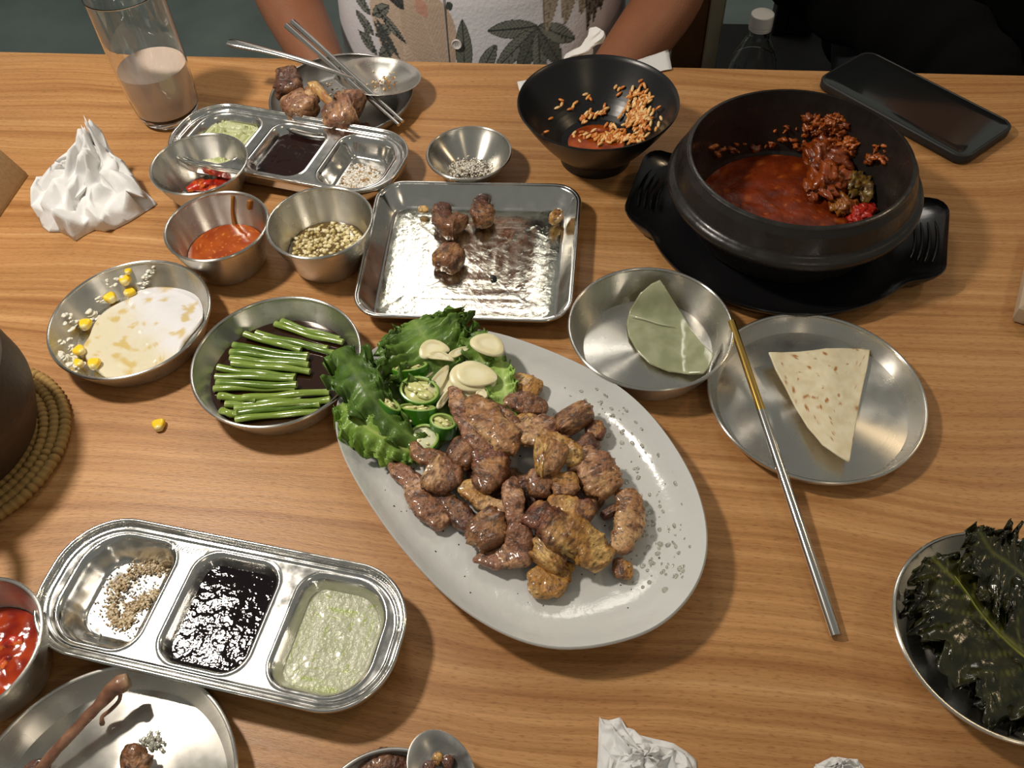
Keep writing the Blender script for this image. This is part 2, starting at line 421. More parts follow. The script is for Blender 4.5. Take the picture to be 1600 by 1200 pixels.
# oval holder with two grips
def holder():
    cx, cy = PC; ax = math.radians(-13)
    def rr(a, k=1.0):
        a = a-ax; c_, s_ = abs(math.cos(a)), abs(math.sin(a)); r0 = .1070*k
        A, B, rc = .1200*k, .047*k, .018
        # ray against rounded rectangle
        t = 1e9
        if c_ > 1e-6: t = min(t, A/c_)
        if s_ > 1e-6: t = min(t, B/s_)
        x, y = t*c_, t*s_
        if x > A-rc and y > B-rc:
            bx, by = A-rc, B-rc; bq = c_*bx+s_*by; cc = bx*bx+by*by-rc*rc; t = bq+math.sqrt(max(0, bq*bq-cc))
        k_ = 220*1.0
        return math.log(math.exp(k_*r0)+math.exp(k_*t))/k_
    n = 160
    def loop(k, z, cut=None):
        out = []
        for j in range(n):
            a = 2*math.pi*j/n; r = rr(a)*k if cut is None else min(rr(a)-.004, cut)
            lift = smooth(.104, .126, r)*.006
            out.append((cx+r*math.cos(a), cy+r*math.sin(a), TZ+z+lift))
        return out
    o = thing('pot_holder', (cx, cy, TZ), 'black plastic pot holder with two ribbed grips under the stew pot', 'pot holder')
    b_ = MB()
    b_.rings([loop(.80, .0), loop(.93, .003), loop(.99, .0105), loop(1.0, .0135), loop(.995, .0145), loop(.985, .0135), loop(.97, .0115), loop(0, .0085, .098), loop(0, .0055, .088), loop(0, .0055, .02)])
    b_.build('tray', M_BLKM, (cx, cy, TZ), o, smooth=50)
    for sgn in (0, math.pi):
        for k in range(4):
            pts = []
            for i in range(9):
                a = ax+sgn+(i/8-.5)*.42; r = .0985+.0050*k
                pts.append((cx+r*math.cos(a), cy+r*math.sin(a), TZ+.0135+smooth(.104, .126, r)*.006-.0012+.0006*0))
            b2 = MB(); b2.tube(pts, [.0004]+[.0011]*7+[.0004], 6); b2.build('grip_rib', M_BLKM, (cx, cy, TZ), o, smooth=60)
holder()
# stew
def stew():
    red, dk, org_ = lin((128, 48, 9)), lin((86, 28, 6)), lin((160, 76, 22))
    def cf(x, y):
        t = nz(x, y, 0, 60, 3); return mix(mix(red, dk, .5+t*.8), org_, smooth(.3, .7, nz(x, y, 5, 140, 2)))
    pool('red_stew', 'POT', .0185, M_FOOD, 'thick red kimchi stew left in the bottom of the black pot', 'stew', colf=cf, wave=.0010, wscale=110)
    cx, cy = PC
    # kimchi cabbage and meat lumps heaped to the right
    br, gn, rd = lin((150, 70, 20)), lin((128, 100, 34)), lin((170, 24, 10))
    for nm, lab, pts, rs, c0, c1, fl in (
        ('kimchi_leaf', 'brown cooked cabbage clump heaped in the stew', [(1262, 262, .022), (1285, 245, .028), (1300, 230, .028), (1322, 222, .024)], [.008, .014, .014, .006], br, dk, .6),
        ('kimchi_leaf', 'soft cabbage piece leaning into the red stew near the brown clump', [(1258, 300, .021), (1280, 290, .026), (1305, 280, .026), (1330, 262, .023)], [.006, .012, .013, .005], br, mix(br, red, .5), .6),
        ('kimchi_leaf', 'olive green cabbage leaf on the right side of the stew', [(1312, 282, .026), (1335, 285, .028), (1352, 296, .025), (1366, 304, .02)], [.005, .010, .010, .004], gn, lin((70, 58, 20)), .4),
        ('kimchi_leaf', 'yellowish cabbage strip below the olive leaf in the stew', [(1295, 322, .021), (1318, 318, .024), (1340, 318, .022)], [.004, .007, .003], lin((150, 96, 30)), br, .6),
        ('chili_piece', 'bright red chili piece at the right edge of the stew', [(1325, 345, .021), (1345, 335, .025), (1362, 318, .023)], [.003, .006, .003], rd, lin((200, 40, 14)), .5)):
        b_ = MB(); path = [G(*p) for p in pts]; sp_ = spline([(*p, r) for p, r in zip(path, rs)], 22)
        def dd(p, c0_, t, a): return p+(p-c0_)*(.9*nz(p.x, p.y, p.z, 160, 3)+.35*(1-2*abs(noise.noise(p*330))))
        b_.tube([s_[:3] for s_ in spline([(*p, r) for p, r in zip(path, rs)], 44)], [max(.001, s_[3]) for s_ in spline([(*p, r) for p, r in zip(path, rs)], 44)], 40, fl, disp=dd)
        b_.c = [mix(c0, mix(c1, dk, .4), .5+1.3*nz(v[0], v[1], v[2], 260, 3)) for v in b_.v]
        b_.build(nm, M_FOOD, path[1], smooth=180, label=lab, cat='food')
    # scraps clinging to the far wall
    b_ = MB(); r2 = random.Random(3)
    spots = [(1195+120*r2.random(), 195+38*r2.random()) for _ in range(36)]+[(1260+62*r2.random(), 178+30*r2.random()) for _ in range(110)]+[(1290+50*r2.random(), 215+25*r2.random()) for _ in range(60)]+[(1110+70*r2.random(), 222+20*r2.random()) for _ in range(12)]+[(1352+34*r2.random(), 225+30*r2.random()) for _ in range(14)]
    for x, y in spots:
        p = on('POT', x, y); s_ = .0009+.0022*r2.random()
        dirc = Vector((cx-p.x, cy-p.y, 0)).normalized()
        b_.ell(p+dirc*s_*.3, (s_*(1+r2.random()), s_*.7, s_*(.5+.7*r2.random())), Matrix.Rotation(r2.random()*3, 3, 'Z') @ Matrix.Rotation(r2.random()*3, 3, 'X'), nu=12, nv=8, col=mix(lin((184, 96, 34)), dk, r2.random()*.8), disp=1.3, dscale=420, seed=r2.random()*9)
    b_.build('stew_scraps', M_FOOD, (cx, cy+.06, TZ+.04), smooth=180, label='reddish brown scraps stuck to the inner wall of the black pot', cat='food scraps', kind='stuff')
stew()

# ------------------------------------------------------------------ three-compartment trays (height field)
def sd_rr(x, y, a, b, r):
    qx = np.abs(x)-(a-r); qy = np.abs(y)-(b-r)
    return np.hypot(np.maximum(qx, 0), np.maximum(qy, 0))+np.minimum(np.maximum(qx, qy), 0)-r
COMP = [(-.0665, .0275), (0, .0262), (.0665, .0275)]
def tray3(cx, cy, ang, label, H=.022):
    A, B, RC = .1065, .0418, .036
    st = .0007
    xs = np.arange(-A, A+st, st); ys = np.arange(-B, B+st, st); X, Y = np.meshgrid(xs, ys, indexing='ij')
    do = sd_rr(X, Y, A, B, RC)
    ss = lambda a, b, x: (lambda t: t*t*(3-2*t))(np.clip((x-a)/(b-a), 0, 1))
    Z = np.full_like(X, H-.0035)
    Z += .0035*ss(-.0028, -.0012, do)+.0013*np.exp(-((do+.0045)/.0007)**2)
    for k, (u, a) in enumerate(COMP):
        # end compartments are rounder on their outer side
        outer = (X-u)*(-1 if k == 0 else 1 if k == 2 else 0) > 0
        d1 = sd_rr(X-u, Y, a, .0335, .014); d2 = sd_rr(X-u, Y, a, .0335, .024)
        d = np.where(outer, d2, d1)
        Z -= (H-.0035-.0025)*ss(0, .0105, -d)**.85
        Z += .0006*np.exp(-((d-.0008)/.0006)**2)
    inside = do < 0
    idx = -np.ones(X.shape, int); ii = np.where(inside); idx[ii] = np.arange(len(ii[0]))
    q = inside[:-1, :-1] & inside[1:, :-1] & inside[1:, 1:] & inside[:-1, 1:]
    F_ = np.stack([idx[:-1, :-1][q], idx[1:, :-1][q], idx[1:, 1:][q], idx[:-1, 1:][q]], 1)
    ca, sa = math.cos(ang), math.sin(ang)
    V = np.stack([X[ii], Y[ii], Z[ii]], 1)
    me = bpy.data.meshes.new('tray_body'); me.from_pydata(V.tolist(), [], F_.tolist()); me.shade_smooth(); me.materials.append(M_PRESS)
    o = thing('sauce_tray', (cx, cy, TZ), label, 'tray'); o.rotation_euler = (0, 0, ang)
    t = bpy.data.objects.new('compartments', me); C.objects.link(t); t.parent = o
    md = t.modifiers.new('thickness', 'SOLIDIFY'); md.thickness = .0007; md.offset = -1
    out = rrect(A, B, RC, 16)
    b_ = MB(); b_.tube([(x, y, H) for x, y in out], .0012, 8, close=True); b_.build('rolled_rim', M_PRESS, (0, 0, 0), o, smooth=180)
    b_ = MB(); b_.rings([[(x*s1, y*s2, z) for x, y in out] for s1, s2, z in ((1.002, 1.004, H), (.998, .995, H-.004), (.985, .965, H-.011), (.975, .945, H-.0125))], cap0=False, cap1=False)
    b_.build('skirt', M_PRESS, (0, 0, 0), o, smooth=60, solid=.0006)
    return o
def comp_pool(tr, k, z, a, b, M, name, label, cat, colf, wave=.0005, off=(0, 0), shape=None, r=.011, wscale=150, kind='stuff'):
    u = COMP[k][0]; out = rrect(a, b, r, 26); n = len(out); b_ = MB(); vs = []; cs = []; fs = []
    R = 34
    ca, sa = math.cos(tr.rotation_euler.z), math.sin(tr.rotation_euler.z); L0 = tr.location
    def Wd(x, y, z_): return (L0.x+x*ca-y*sa, L0.y+x*sa+y*ca, TZ+z_)
    for i in range(R+1):
        f_ = 1-i/R
        for j, (x, y) in enumerate(out):
            s_ = f_*(shape(math.atan2(y, x)) if shape else 1)
            X_, Y_ = u+off[0]+x*s_, off[1]+y*s_
            zz = z+wave*nz(X_+L0.y, Y_, 2, wscale, 3)*(1 if f_ < .95 else .3)
            vs.append(Wd(X_, Y_, zz)); cs.append(colf(X_, Y_))
    for i in range(R):
        for j in range(n):
            k2 = (j+1) % n; fs.append((i*n+j, i*n+k2, (i+1)*n+k2, (i+1)*n+j))
    o = len(vs)
    for j, (x, y) in enumerate(out):
        s_ = .90*(shape(math.atan2(y, x)) if shape else 1)
        vs.append(Wd(u+off[0]+x*s_, off[1]+y*s_, min(.0030, z-.001))); cs.append(cs[j])
    for j in range(n):
        k2 = (j+1) % n; fs.append((j, o+j, o+k2, k2))
    fs.append(tuple(o+j for j in range(n-1, -1, -1)))
    b_.add(vs, fs, cs); return b_.build(name, M, Wd(u, 0, .004), smooth=60, label=label, cat=cat, kind=kind)
def grains(name, label, cat, pts, size, cols, M=M_MATTE, org=None, seed=1, elong=1.3, kind='stuff'):
    r2 = random.Random(seed); b_ = MB()
    for p in pts:
        s_ = size*(.6+.8*r2.random())
        b_.ell(Vector(p)+Vector((0, 0, s_*.6)), (s_*elong, s_, s_*.8), Matrix.Rotation(r2.random()*6, 3, 'Z') @ Matrix.Rotation(r2.random()-.5, 3, 'X'), nu=6, nv=4, col=r2.choice(cols))
    return b_.build(name, M, org or pts[0], smooth=180, label=label, cat=cat, kind=kind)

T1 = tray3(-.2025, .1823, math.radians(-7), 'divided steel sauce tray nearest the camera with soy sauce in the middle')
T2 = tray3(-.2735, .5965, math.radians(-12), 'divided steel sauce tray beside the plate of chicken bones')
M_SOY = mat('soy_sauce', (.006, .003, .004), .035, bump=.0012, bscale=70)
M_BEAN = mat('thick_brown_sauce', (.014, .004, .003), .14, bump=.0004, bscale=120)
M_WASABI = mat('pale_green_slush', rough=.2, vc=True, bump=.0010, bscale=330, coat=.5, trans=.15)
comp_pool(T1, 1, .0112, .0232, .0300, M_SOY, 'soy_sauce', 'black soy sauce in the middle of the near divided tray', 'sauce', lambda x, y: (.01, .01, .01), 0)
def gcol(c0, c1, c2, s_=120):
    return lambda x, y: mix(mix(c0, c1, .5+1.2*nz(x, y, 3, s_, 3)), c2, smooth(.2, .6, nz(x, y, 9, s_*3, 2)))
comp_pool(T1, 2, .0095, .0228, .0290, M_WASABI, 'grated_wasabi_sauce', 'pale green watery relish in the near divided tray', 'sauce',
          gcol(lin((186, 190, 156)), lin((204, 206, 180)), lin((170, 188, 100))), .0004, wscale=110)
comp_pool(T2, 1, .0110, .0232, .0290, M_BEAN, 'dark_bean_sauce', 'glossy dark brown sauce in the far divided tray', 'sauce', lambda x, y: (.02, .01, .01), .0004, wscale=80)
comp_pool(T2, 0, .0130, .0235, .0285, M_WASABI, 'grated_wasabi_sauce', 'pale green grated relish in the far divided tray', 'sauce',
          gcol(lin((190, 196, 138)), lin((206, 212, 168)), lin((168, 180, 104))), .0042, off=(.001, .003), shape=lambda a: 1+.10*math.sin(5*a)+.06*math.sin(9*a), wscale=170)
# grains: sesame-coloured seasoning in the near tray (a C of heaped grains), salt in the far tray
def tloc(tr, u, v, z):
    ca, sa = math.cos(tr.rotation_euler.z), math.sin(tr.rotation_euler.z); return Vector((tr.location.x+u*ca-v*sa, tr.location.y+u*sa+v*ca, TZ+z))
r3 = random.Random(11); pts = []
cpath = spline([(252, 888), (225, 888), (196, 905), (178, 930), (176, 965), (196, 972), (206, 950), (228, 938), (244, 925)], 60)
for _ in range(900):
    q = cpath[r3.randrange(60)]; pts.append(G(q[0]+r3.gauss(0, 6), q[1]+r3.gauss(0, 5), .0028+.002*abs(r3.random()))) 
grains('ground_seasoning', 'curved heap of tan ground seasoning in the near divided tray', 'seasoning', pts, .00068, [lin((206, 188, 156)), lin((176, 152, 118)), lin((214, 200, 172))], seed=2)
pts = [G(215+r3.gauss(0, 38), 932+r3.gauss(0, 34), .0028) for _ in range(420)]
pts = [p for p in pts if abs((p-T1.location).x+.066) < .03]
grains('scattered_salt', 'loose salt grains scattered over the left well of the near tray', 'seasoning', pts, .0005, [lin((150, 146, 140)), lin((190, 186, 176))], seed=4)
pts = []
for _ in range(1900):
    u, v = r3.gauss(0, .008), r3.gauss(0, .0085); 
    if abs(u) < .016 and abs(v) < .02: pts.append(tloc(T2, .0665+.001+u, -.006+v, .0030+.003*math.exp(-(u*u+v*v)/.0001)*r3.random()))
grains('salt_heap', 'wet white salt with tan crumbs in the far divided tray', 'seasoning', pts, .0009, [lin((236, 234, 228)), lin((200, 196, 182)), lin((226, 224, 220)), lin((170, 136, 88))], seed=5)
# embossed mark between the first two compartments of the near tray
def text(body, size, loc, rot, M, parent, name, ext=.0002):
    cu = bpy.data.curves.new(name, 'FONT'); cu.body = body; cu.size = size; cu.extrude = ext; cu.align_x = 'CENTER'; cu.align_y = 'CENTER'
    cu.materials.append(M); o = bpy.data.objects.new(name, cu); C.objects.link(o); o.parent = parent; o.location = loc; o.rotation_euler = rot
    dg = bpy.context.evaluated_depsgraph_get(); me = bpy.data.meshes.new_from_object(o.evaluated_get(dg)); me.name = name
    q = bpy.data.objects.new(name, me); C.objects.link(q); q.parent = parent; q.location = loc; q.rotation_euler = rot
    bpy.data.objects.remove(o); bpy.data.curves.remove(cu); return q
text('AU1820A', .0058, (-.0345, .0318, .01875), (0, 0, math.pi), M_PRESS, T1, 'embossed_mark')

# ------------------------------------------------------------------ rectangular oily tray
def square_tray():
    cx, cy, ang = -.1003, .4868, math.radians(1.6)
    o = thing('rectangular_tray', (cx, cy, TZ), 'rectangular steel tray with meat scraps in a film of oil', 'tray'); o.rotation_euler = (0, 0, ang)
    A, B = .0808, .0742
    def lp(a, b, r, z, kx=0): return [(x*(1+kx*y/B), y, z) for x, y in rrect(a, b, r, 12)]
    b_ = MB(); k = .025
    b_.rings([lp(A-.011, B-.011, .012, 0, k), lp(A-.009, B-.009, .014, .0012, k), lp(A-.002, B-.002, .0205, .0165, k), lp(A, B, .022, .0172, k), lp(A, B, .022, .0182, k), lp(A-.0022, B-.0022, .020, .0182, k),
              lp(A-.0032, B-.0032, .0195, .0168, k), lp(A-.0105, B-.0105, .0125, .0022, k), lp(A-.0125, B-.0125, .011, .0012, k), lp(.01, .01, .002, .0010, k)])
    b_.build('body', M_PRESS, (0, 0, 0), o, smooth=50)
    b_ = MB(); b_.tube([(x, y, .0178) for x, y, z in lp(A, B, .022, 0, k)], .0013, 8, close=True); b_.build('rim', M_PRESS, (0, 0, 0), o, smooth=180)
    # oil film with droplets
    M_OIL = mat('oil_film', (.68, .67, .58), .17, 1, bump=.00028, bscale=190, var=.15, vscale=60, rvar=.06)
    b2 = MB(); out = rrect(A-.0135, B-.0135, .011, 10); n = len(out); vs = []; fs = []
    for i in range(31):
        for x, y in out:
            f_ = (1-i/30)*(1 if i else 1); xx = x*f_*(1+k*y*f_/B)
            vs.append((cx+xx*math.cos(ang)-y*f_*math.sin(ang), cy+xx*math.sin(ang)+y*f_*math.cos(ang), TZ+.0016+(.0003*nz(xx, y*f_, 1, 220, 3) if i else -.0003)))
    for i in range(30):
        for j in range(n): fs.append((i*n+j, i*n+(j+1) % n, (i+1)*n+(j+1) % n, (i+1)*n+j))
    b2.add(vs, fs); b2.build('oil_film', M_OIL, (cx, cy, TZ+.0016), smooth=180, label='film of cloudy oil over the bottom of the rectangular tray', cat='oil', kind='stuff')
square_tray()

# ------------------------------------------------------------------ oval plate
OV = [(-.166, .3163), (-.150, .281), (-.1093, .231), (-.0624, .1915), (-.0152, .1755), (.0322, .1865), (.060, .212), (.0705, .2475), (.062, .291), (.0344, .338), (-.004, .3695), (-.067, .396), (-.118, .398), (-.150, .379), (-.165, .350)]
OC = (-.050, .288)
def oval_loop(n=128):
    P = [np.array(p) for p in OV]; m_ = len(P); out = []
    for i in range(n):
        t = i/n*m_; k = int(t); t -= k
        a, b, c, d = P[(k-1) % m_], P[k], P[(k+1) % m_], P[(k+2) % m_]
        out.append(.5*((2*b)+(c-a)*t+(2*a-5*b+4*c-d)*t*t+(3*b-a-3*c+d)*t**3))
    return out
def oval_plate():
    L0 = oval_loop(); o = thing('oval_plate', (*OC, TZ), 'large irregular oval white speckled ceramic plate of grilled pork', 'plate')
    def lp(k, z): return [(OC[0]+(p[0]-OC[0])*k, OC[1]+(p[1]-OC[1])*k, TZ+z) for p in L0]
    M = mat('speckled_white_glaze', lin((206, 208, 206)), .14, coat=.4, bump=.0007, bscale=75)
    nt = M.node_tree; N = nt.nodes.new; L = nt.links.new; b = nt.nodes['Principled BSDF']
    tc = N('ShaderNodeTexCoord'); v = N('ShaderNodeTexVoronoi'); v.inputs['Scale'].default_value = 75; L(tc.outputs['Object'], v.inputs['Vector'])
    n = N('ShaderNodeTexNoise'); n.inputs['Scale'].default_value = 40; L(tc.outputs['Object'], n.inputs['Vector'])
    th = N('ShaderNodeMapRange'); th.inputs['From Min'].default_value = .50; th.inputs['From Max'].default_value = .70; th.inputs['To Min'].default_value = 0; th.inputs['To Max'].default_value = .085
    L(n.outputs[0], th.inputs['Value'])
    lt = N('ShaderNodeMath'); lt.operation = 'LESS_THAN'; L(v.outputs['Distance'], lt.inputs[0]); L(th.outputs[0], lt.inputs[1])
    mx = N('ShaderNodeMix'); mx.data_type = 'RGBA'; L(lt.outputs[0], mx.inputs[0]); mx.inputs[6].default_value = (*lin((206, 208, 206)), 1); mx.inputs[7].default_value = (.03, .022, .018, 1)
    L(mx.outputs[2], b.inputs['Base Color'])
    b_ = MB()
    b_.rings([lp(.02, .0015), lp(.60, .0012), lp(.66, 0), (lp(.69, 0)), lp(.74, .004), lp(.90, .0125), lp(.985, .0195), lp(1.0, .0215), lp(1.0, .0228), lp(.992, .0236), lp(.982, .0228), lp(.93, .0170), lp(.86, .0115), lp(.78, .0083), lp(.66, .0070), lp(.3, .0062), lp(.02, .0060)])
    b_.build('body', M, (*OC, TZ), o, smooth=60)
    # beads of oil on the right half of the plate
    M_DROP = mat('oil_bead', (.9, .88, .80), .03, trans=.85, ior=1.4)
    b_ = MB(); r2 = random.Random(5)
    for _ in range(190):
        x, y = r2.choice([(1010+r2.gauss(0, 32), 760+r2.gauss(0, 60)), (960+r2.gauss(0, 40), 640+r2.gauss(0, 35)), (1040+r2.gauss(0, 22), 860+r2.gauss(0, 40))])
        s_ = .0006+.0016*r2.random()**2; p = G(x, y, .0085+max(0, (x-960)/140*.004))
        if plate_h(p.x, p.y) > .017: continue
        p.z = TZ+plate_h(p.x, p.y)+.0002
        b_.ell(p, (s_, s_*(.6+.5*r2.random()), s_*.22), Matrix.Rotation(r2.random()*6, 3, 'Z'), nu=8, nv=4)
    b_.build('oil_beads', M_DROP, G(1010, 760, .01), smooth=180, label='beads of clear oil on the right side of the oval plate', cat='oil', kind='stuff')
_OL = oval_loop(180)
def plate_h(x, y):
    """height of the oval plate's upper surface above the table"""
    a = math.atan2(y-OC[1], x-OC[0]); r = math.hypot(x-OC[0], y-OC[1])
    best = min(_OL, key=lambda p: abs((math.atan2(p[1]-OC[1], p[0]-OC[0])-a+math.pi) % (2*math.pi)-math.pi))
    k = r/math.hypot(best[0]-OC[0], best[1]-OC[1])
    tab = [(0, .006), (.3, .0062), (.66, .007), (.78, .0083), (.86, .0115), (.93, .017), (.982, .0228), (1.2, .024)]
    for (k0, z0), (k1, z1) in zip(tab, tab[1:]):
        if k <= k1: return z0+(z1-z0)*(k-k0)/(k1-k0)
    return .024
oval_plate()

# ------------------------------------------------------------------ grilled pork pieces
TONES = {  # three sRGB tones: lean, crust, fat
 'pink': ((140, 96, 70), (80, 47, 30), (178, 134, 98)), 'tan': ((160, 114, 74), (96, 58, 34), (196, 156, 110)),
 'dark': ((94, 57, 40), (50, 29, 20), (130, 90, 62)), 'gold': ((170, 122, 60), (110, 68, 30), (204, 164, 98)),
 'brown': ((124, 82, 52), (66, 40, 24), (160, 116, 76)), 'red': ((112, 64, 42), (60, 33, 20), (162, 114, 68))}
WK = .68
def meat(px, wid, h, tone, label, tone2=None, flat=.50, name='pork_piece', K=36, rough=.26, Mt=None, cat='meat', amp=1, col3=None):
    """px: [(x, y)...] centre line in photo pixels; wid: widths in pixels; h: height of the centre above the table"""
    n = max(26, int(sum(math.dist(a, b) for a, b in zip(px, px[1:]))/1.7)+8)
    hs = h if isinstance(h, (list, tuple)) else [h]*len(px)
    raw = []
    for (x, y), w_, hh in zip(px, wid, hs):
        p = G(x, y, hh); raw.append((p.x, p.y, p.z, w_*(WK if len(px) < 4 else WK*.90)*(.86 if name == 'meat_scrap' else 1)*mpp(x, y, hh)))
    s_ = spline(raw, n); seed = hash_(label); path = [q[:3] for q in s_]
    rad = []
    for i, q in enumerate(s_):
        t = i/(n-1); e = min(i, n-1-i); rad.append(max(.0006, q[3]*(.25, .72, .90, .98)[e] if e < 4 else q[3]))
    T = [TONES[tone], TONES[tone2 or tone]]
    def dd(p, c0, t, a):
        sgn = Vector((seed % 17, seed % 5, seed % 11))
        ca_ = abs(math.cos(a))**4; sq = 1+.16*math.sin(2*a)**2           # squarish, slab-like section
        rdg = 1-2*abs(noise.noise((p+sgn)*120)); f_ = sq*(1+rough*amp*noise.fractal((p+sgn)*85, 1, 2, 2)+.13*amp*rdg+.13*amp*noise.fractal((p+sgn)*420, 1, 2, 2))
        if math.sin(a) > .3: f_ *= 1-.10*amp*max(0, noise.noise(Vector((t*9, seed % 31, math.cos(a)*1.2))))
        return c0+(p-c0)*f_+Vector((noise.noise((c0+sgn)*90), noise.noise((c0-sgn)*90), 0))*.0022*amp
    b_ = MB(); b_.tube(path, rad, K, flat, disp=dd)
    cs = []
    for i, v in enumerate(b_.v):
        t = (i//K)/(n-1); p = Vector(v)+Vector((seed % 17, 0, seed % 7))
        a = noise.fractal(p*70, 1, 2, 2); c2 = noise.fractal((p+Vector((3, 3, 3)))*190, 1, 2, 3)
        L_, Cr, Ft = [mix(lin(T[0][k]), lin(T[1][k]), smooth(.35, .65, t)) for k in range(3)]
        c_ = mix(L_, Ft, smooth(-.05, .35, a)); c_ = mix(c_, Cr, smooth(.12, .5, c2)*.8); sp3 = noise.noise(p*620)
        if sp3 > .42: c_ = mix(c_, (.02, .012, .008), .8)
        cs.append(c_)
    b_.c = cs
    return b_.build(name, Mt or M_MEAT, path[n//2], smooth=180, label=label, cat=cat)
def hash_(s_):
    v = 7
    for ch in s_: v = (v*31+ord(ch)) % 100003
    return v
MEATS = [
 ([(785, 735), (790, 770), (800, 800)], [40, 52, 40], .011, 'dark', 'dark pork piece buried under the middle of the pile', None),
 ([(735, 720), (775, 735)], [40, 44], .011, 'dark', 'dark pork piece buried below the upper left strips', None),
 ([(820, 745), (850, 775), (880, 800)], [36, 44, 30], .012, 'dark', 'dark pork piece hidden beneath the golden chunk', None),
 ([(905, 745), (918, 775), (900, 800)], [30, 36, 26], .012, 'red', 'dark pork scrap under the long right hand strip', None),
 ([(604, 716), (622, 734), (644, 755), (668, 792), (698, 824)], [6, 20, 25, 30, 26], [.012, .013, .013, .014, .012], 'pink', 'long pinkish pork strip at the far left of the pile', None),
 ([(655, 750), (680, 772), (712, 798), (748, 832)], [16, 24, 28, 22], .014, 'dark', 'dark red pork strip beside the far left strip', None),
 ([(645, 692), (656, 712), (682, 716), (706, 722)], [10, 20, 22, 14], .020, 'brown', 'curled brown pork sliver below the pale chili slice', None),
 ([(664, 735), (688, 742), (722, 740)], [34, 44, 30], .020, 'tan', 'thick tan pork chunk left of the pile centre', 'pink'),
 ([(700, 700), (722, 708), (744, 722)], [22, 36, 28], .022, 'dark', 'dark brown pork chunk right of the pale chili slice', 'brown'),
 ([(718, 758), (745, 775), (770, 789), (796, 802)], [20, 24, 22, 18], .020, 'gold', 'golden tan pork strip slanting to the centre', 'tan'),
 ([(757, 700), (768, 728), (757, 752), (742, 764)], [38, 42, 38, 22], .024, 'red', 'reddish pork piece folded near the pile centre', 'brown'),
 ([(745, 808), (762, 826), (777, 850)], [36, 50, 38], .018, 'brown', 'chunky brown pork cube in the lower left of the pile', None),
 ([(802, 742), (802, 775), (806, 805), (811, 835), (806, 862), (780, 875), (737, 874)], [10, 26, 22, 30, 34, 26, 10], [.026, .026, .026, .022, .017, .014, .012], 'pink', 'long pale pork strip curling left at the bottom of the pile', None),
 ([(708, 604), (714, 630), (726, 658), (745, 688), (765, 708)], [16, 20, 22, 22, 18], [.021, .023, .026, .027, .026], 'pink', 'narrow pork strip pointing up to the garlic', None),
 ([(733, 622), (752, 648), (772, 672), (795, 692), (812, 700)], [26, 38, 42, 36, 18], [.022, .025, .028, .028, .026], 'tan', 'wide tan pork strip with a browned upper end', 'tan'),
 ([(760, 626), (773, 638), (790, 650), (808, 668)], [12, 18, 18, 14], [.022, .023, .024, .024], 'dark', 'knobbly dark pork strip right of the wide tan strip', 'brown'),
 ([(792, 596), (812, 598), (832, 606), (848, 612)], [16, 24, 28, 18], .014, 'gold', 'golden crisp pork piece at the top of the pile', None),
 ([(792, 616), (812, 628), (834, 636), (856, 642)], [22, 30, 28, 12], .015, 'pink', 'pinkish pork strip just below the golden top piece', 'brown'),
 ([(884, 640), (897, 654), (910, 668)], [34, 48, 38], .020, 'brown', 'large faceted brown pork cube at the upper right', None),
 ([(930, 655), (931, 672), (924, 688)], [14, 22, 16], .016, 'red', 'small browned pork bit right of the faceted cube', None),
 ([(905, 688), (920, 698), (926, 706)], [22, 30, 18], .015, 'dark', 'very dark pork bit below the faceted cube', None),
 ([(840, 650), (854, 668), (866, 682)], [22, 32, 26], .018, 'pink', 'rounded pinkish pork bit left of the faceted cube', None),
 ([(872, 680), (890, 688)], [22, 26], .015, 'pink', 'small grey pink pork knob under the faceted cube', None),
 ([(800, 655), (830, 664), (842, 672)], [18, 22, 16], .018, 'gold', 'slim golden pork piece between the top strips', 'tan'),
 ([(795, 672), (825, 680), (858, 690), (890, 706), (898, 728)], [18, 30, 28, 28, 18], .026, 'tan', 'tan pork strip lying across the top of the pile', 'gold'),
 ([(832, 712), (856, 712), (880, 722)], [36, 46, 34], .030, 'gold', 'broad golden pork chunk on top of the pile', 'tan'),
 ([(898, 708), (925, 732), (945, 755), (960, 770)], [36, 52, 50, 34], .019, 'pink', 'wide greyish pork slab on the right of the pile', 'tan'),
 ([(844, 735), (843, 758), (842, 780)], [26, 30, 20], .024, 'pink', 'upright brown pork piece under the golden chunk', 'brown'),
 ([(878, 738), (880, 758), (882, 778)], [28, 30, 24], .024, 'gold', 'fat tan pork piece right of the upright one', 'tan'),
 ([(852, 786), (882, 790), (905, 796), (926, 806)], [22, 30, 36, 24], .023, 'gold', 'short pork strip, golden left end and red right end', 'red'),
 ([(950, 795), (958, 806)], [22, 24], .013, 'dark', 'dark pork nub inside the curved right strip', None),
 ([(975, 765), (982, 795), (978, 830), (964, 866)], [22, 34, 34, 20], .016, 'tan', 'curved pale pork strip at the far right of the pile', 'tan'),
 ([(822, 800), (848, 812), (880, 830), (915, 852), (948, 884)], [30, 42, 50, 46, 34], [.026, .028, .026, .022, .017], 'red', 'longest thick pork strip, red above and golden below', 'gold'),
 ([(958, 894), (975, 892), (992, 896)], [18, 24, 14], .012, 'brown', 'small pork tip at the lower right end of the pile', 'gold'),
 ([(836, 890), (852, 916), (874, 905), (886, 876)], [24, 34, 30, 20], .013, 'gold', 'folded golden pork fat at the bottom of the pile', None),
 ([(872, 846), (858, 862), (842, 882)], [34, 40, 34], .019, 'brown', 'rolled pork piece above the golden fat', 'gold'),
]
for px, wid, h, tone, label, t2 in MEATS:
    meat(px, wid, h, tone, label, t2)
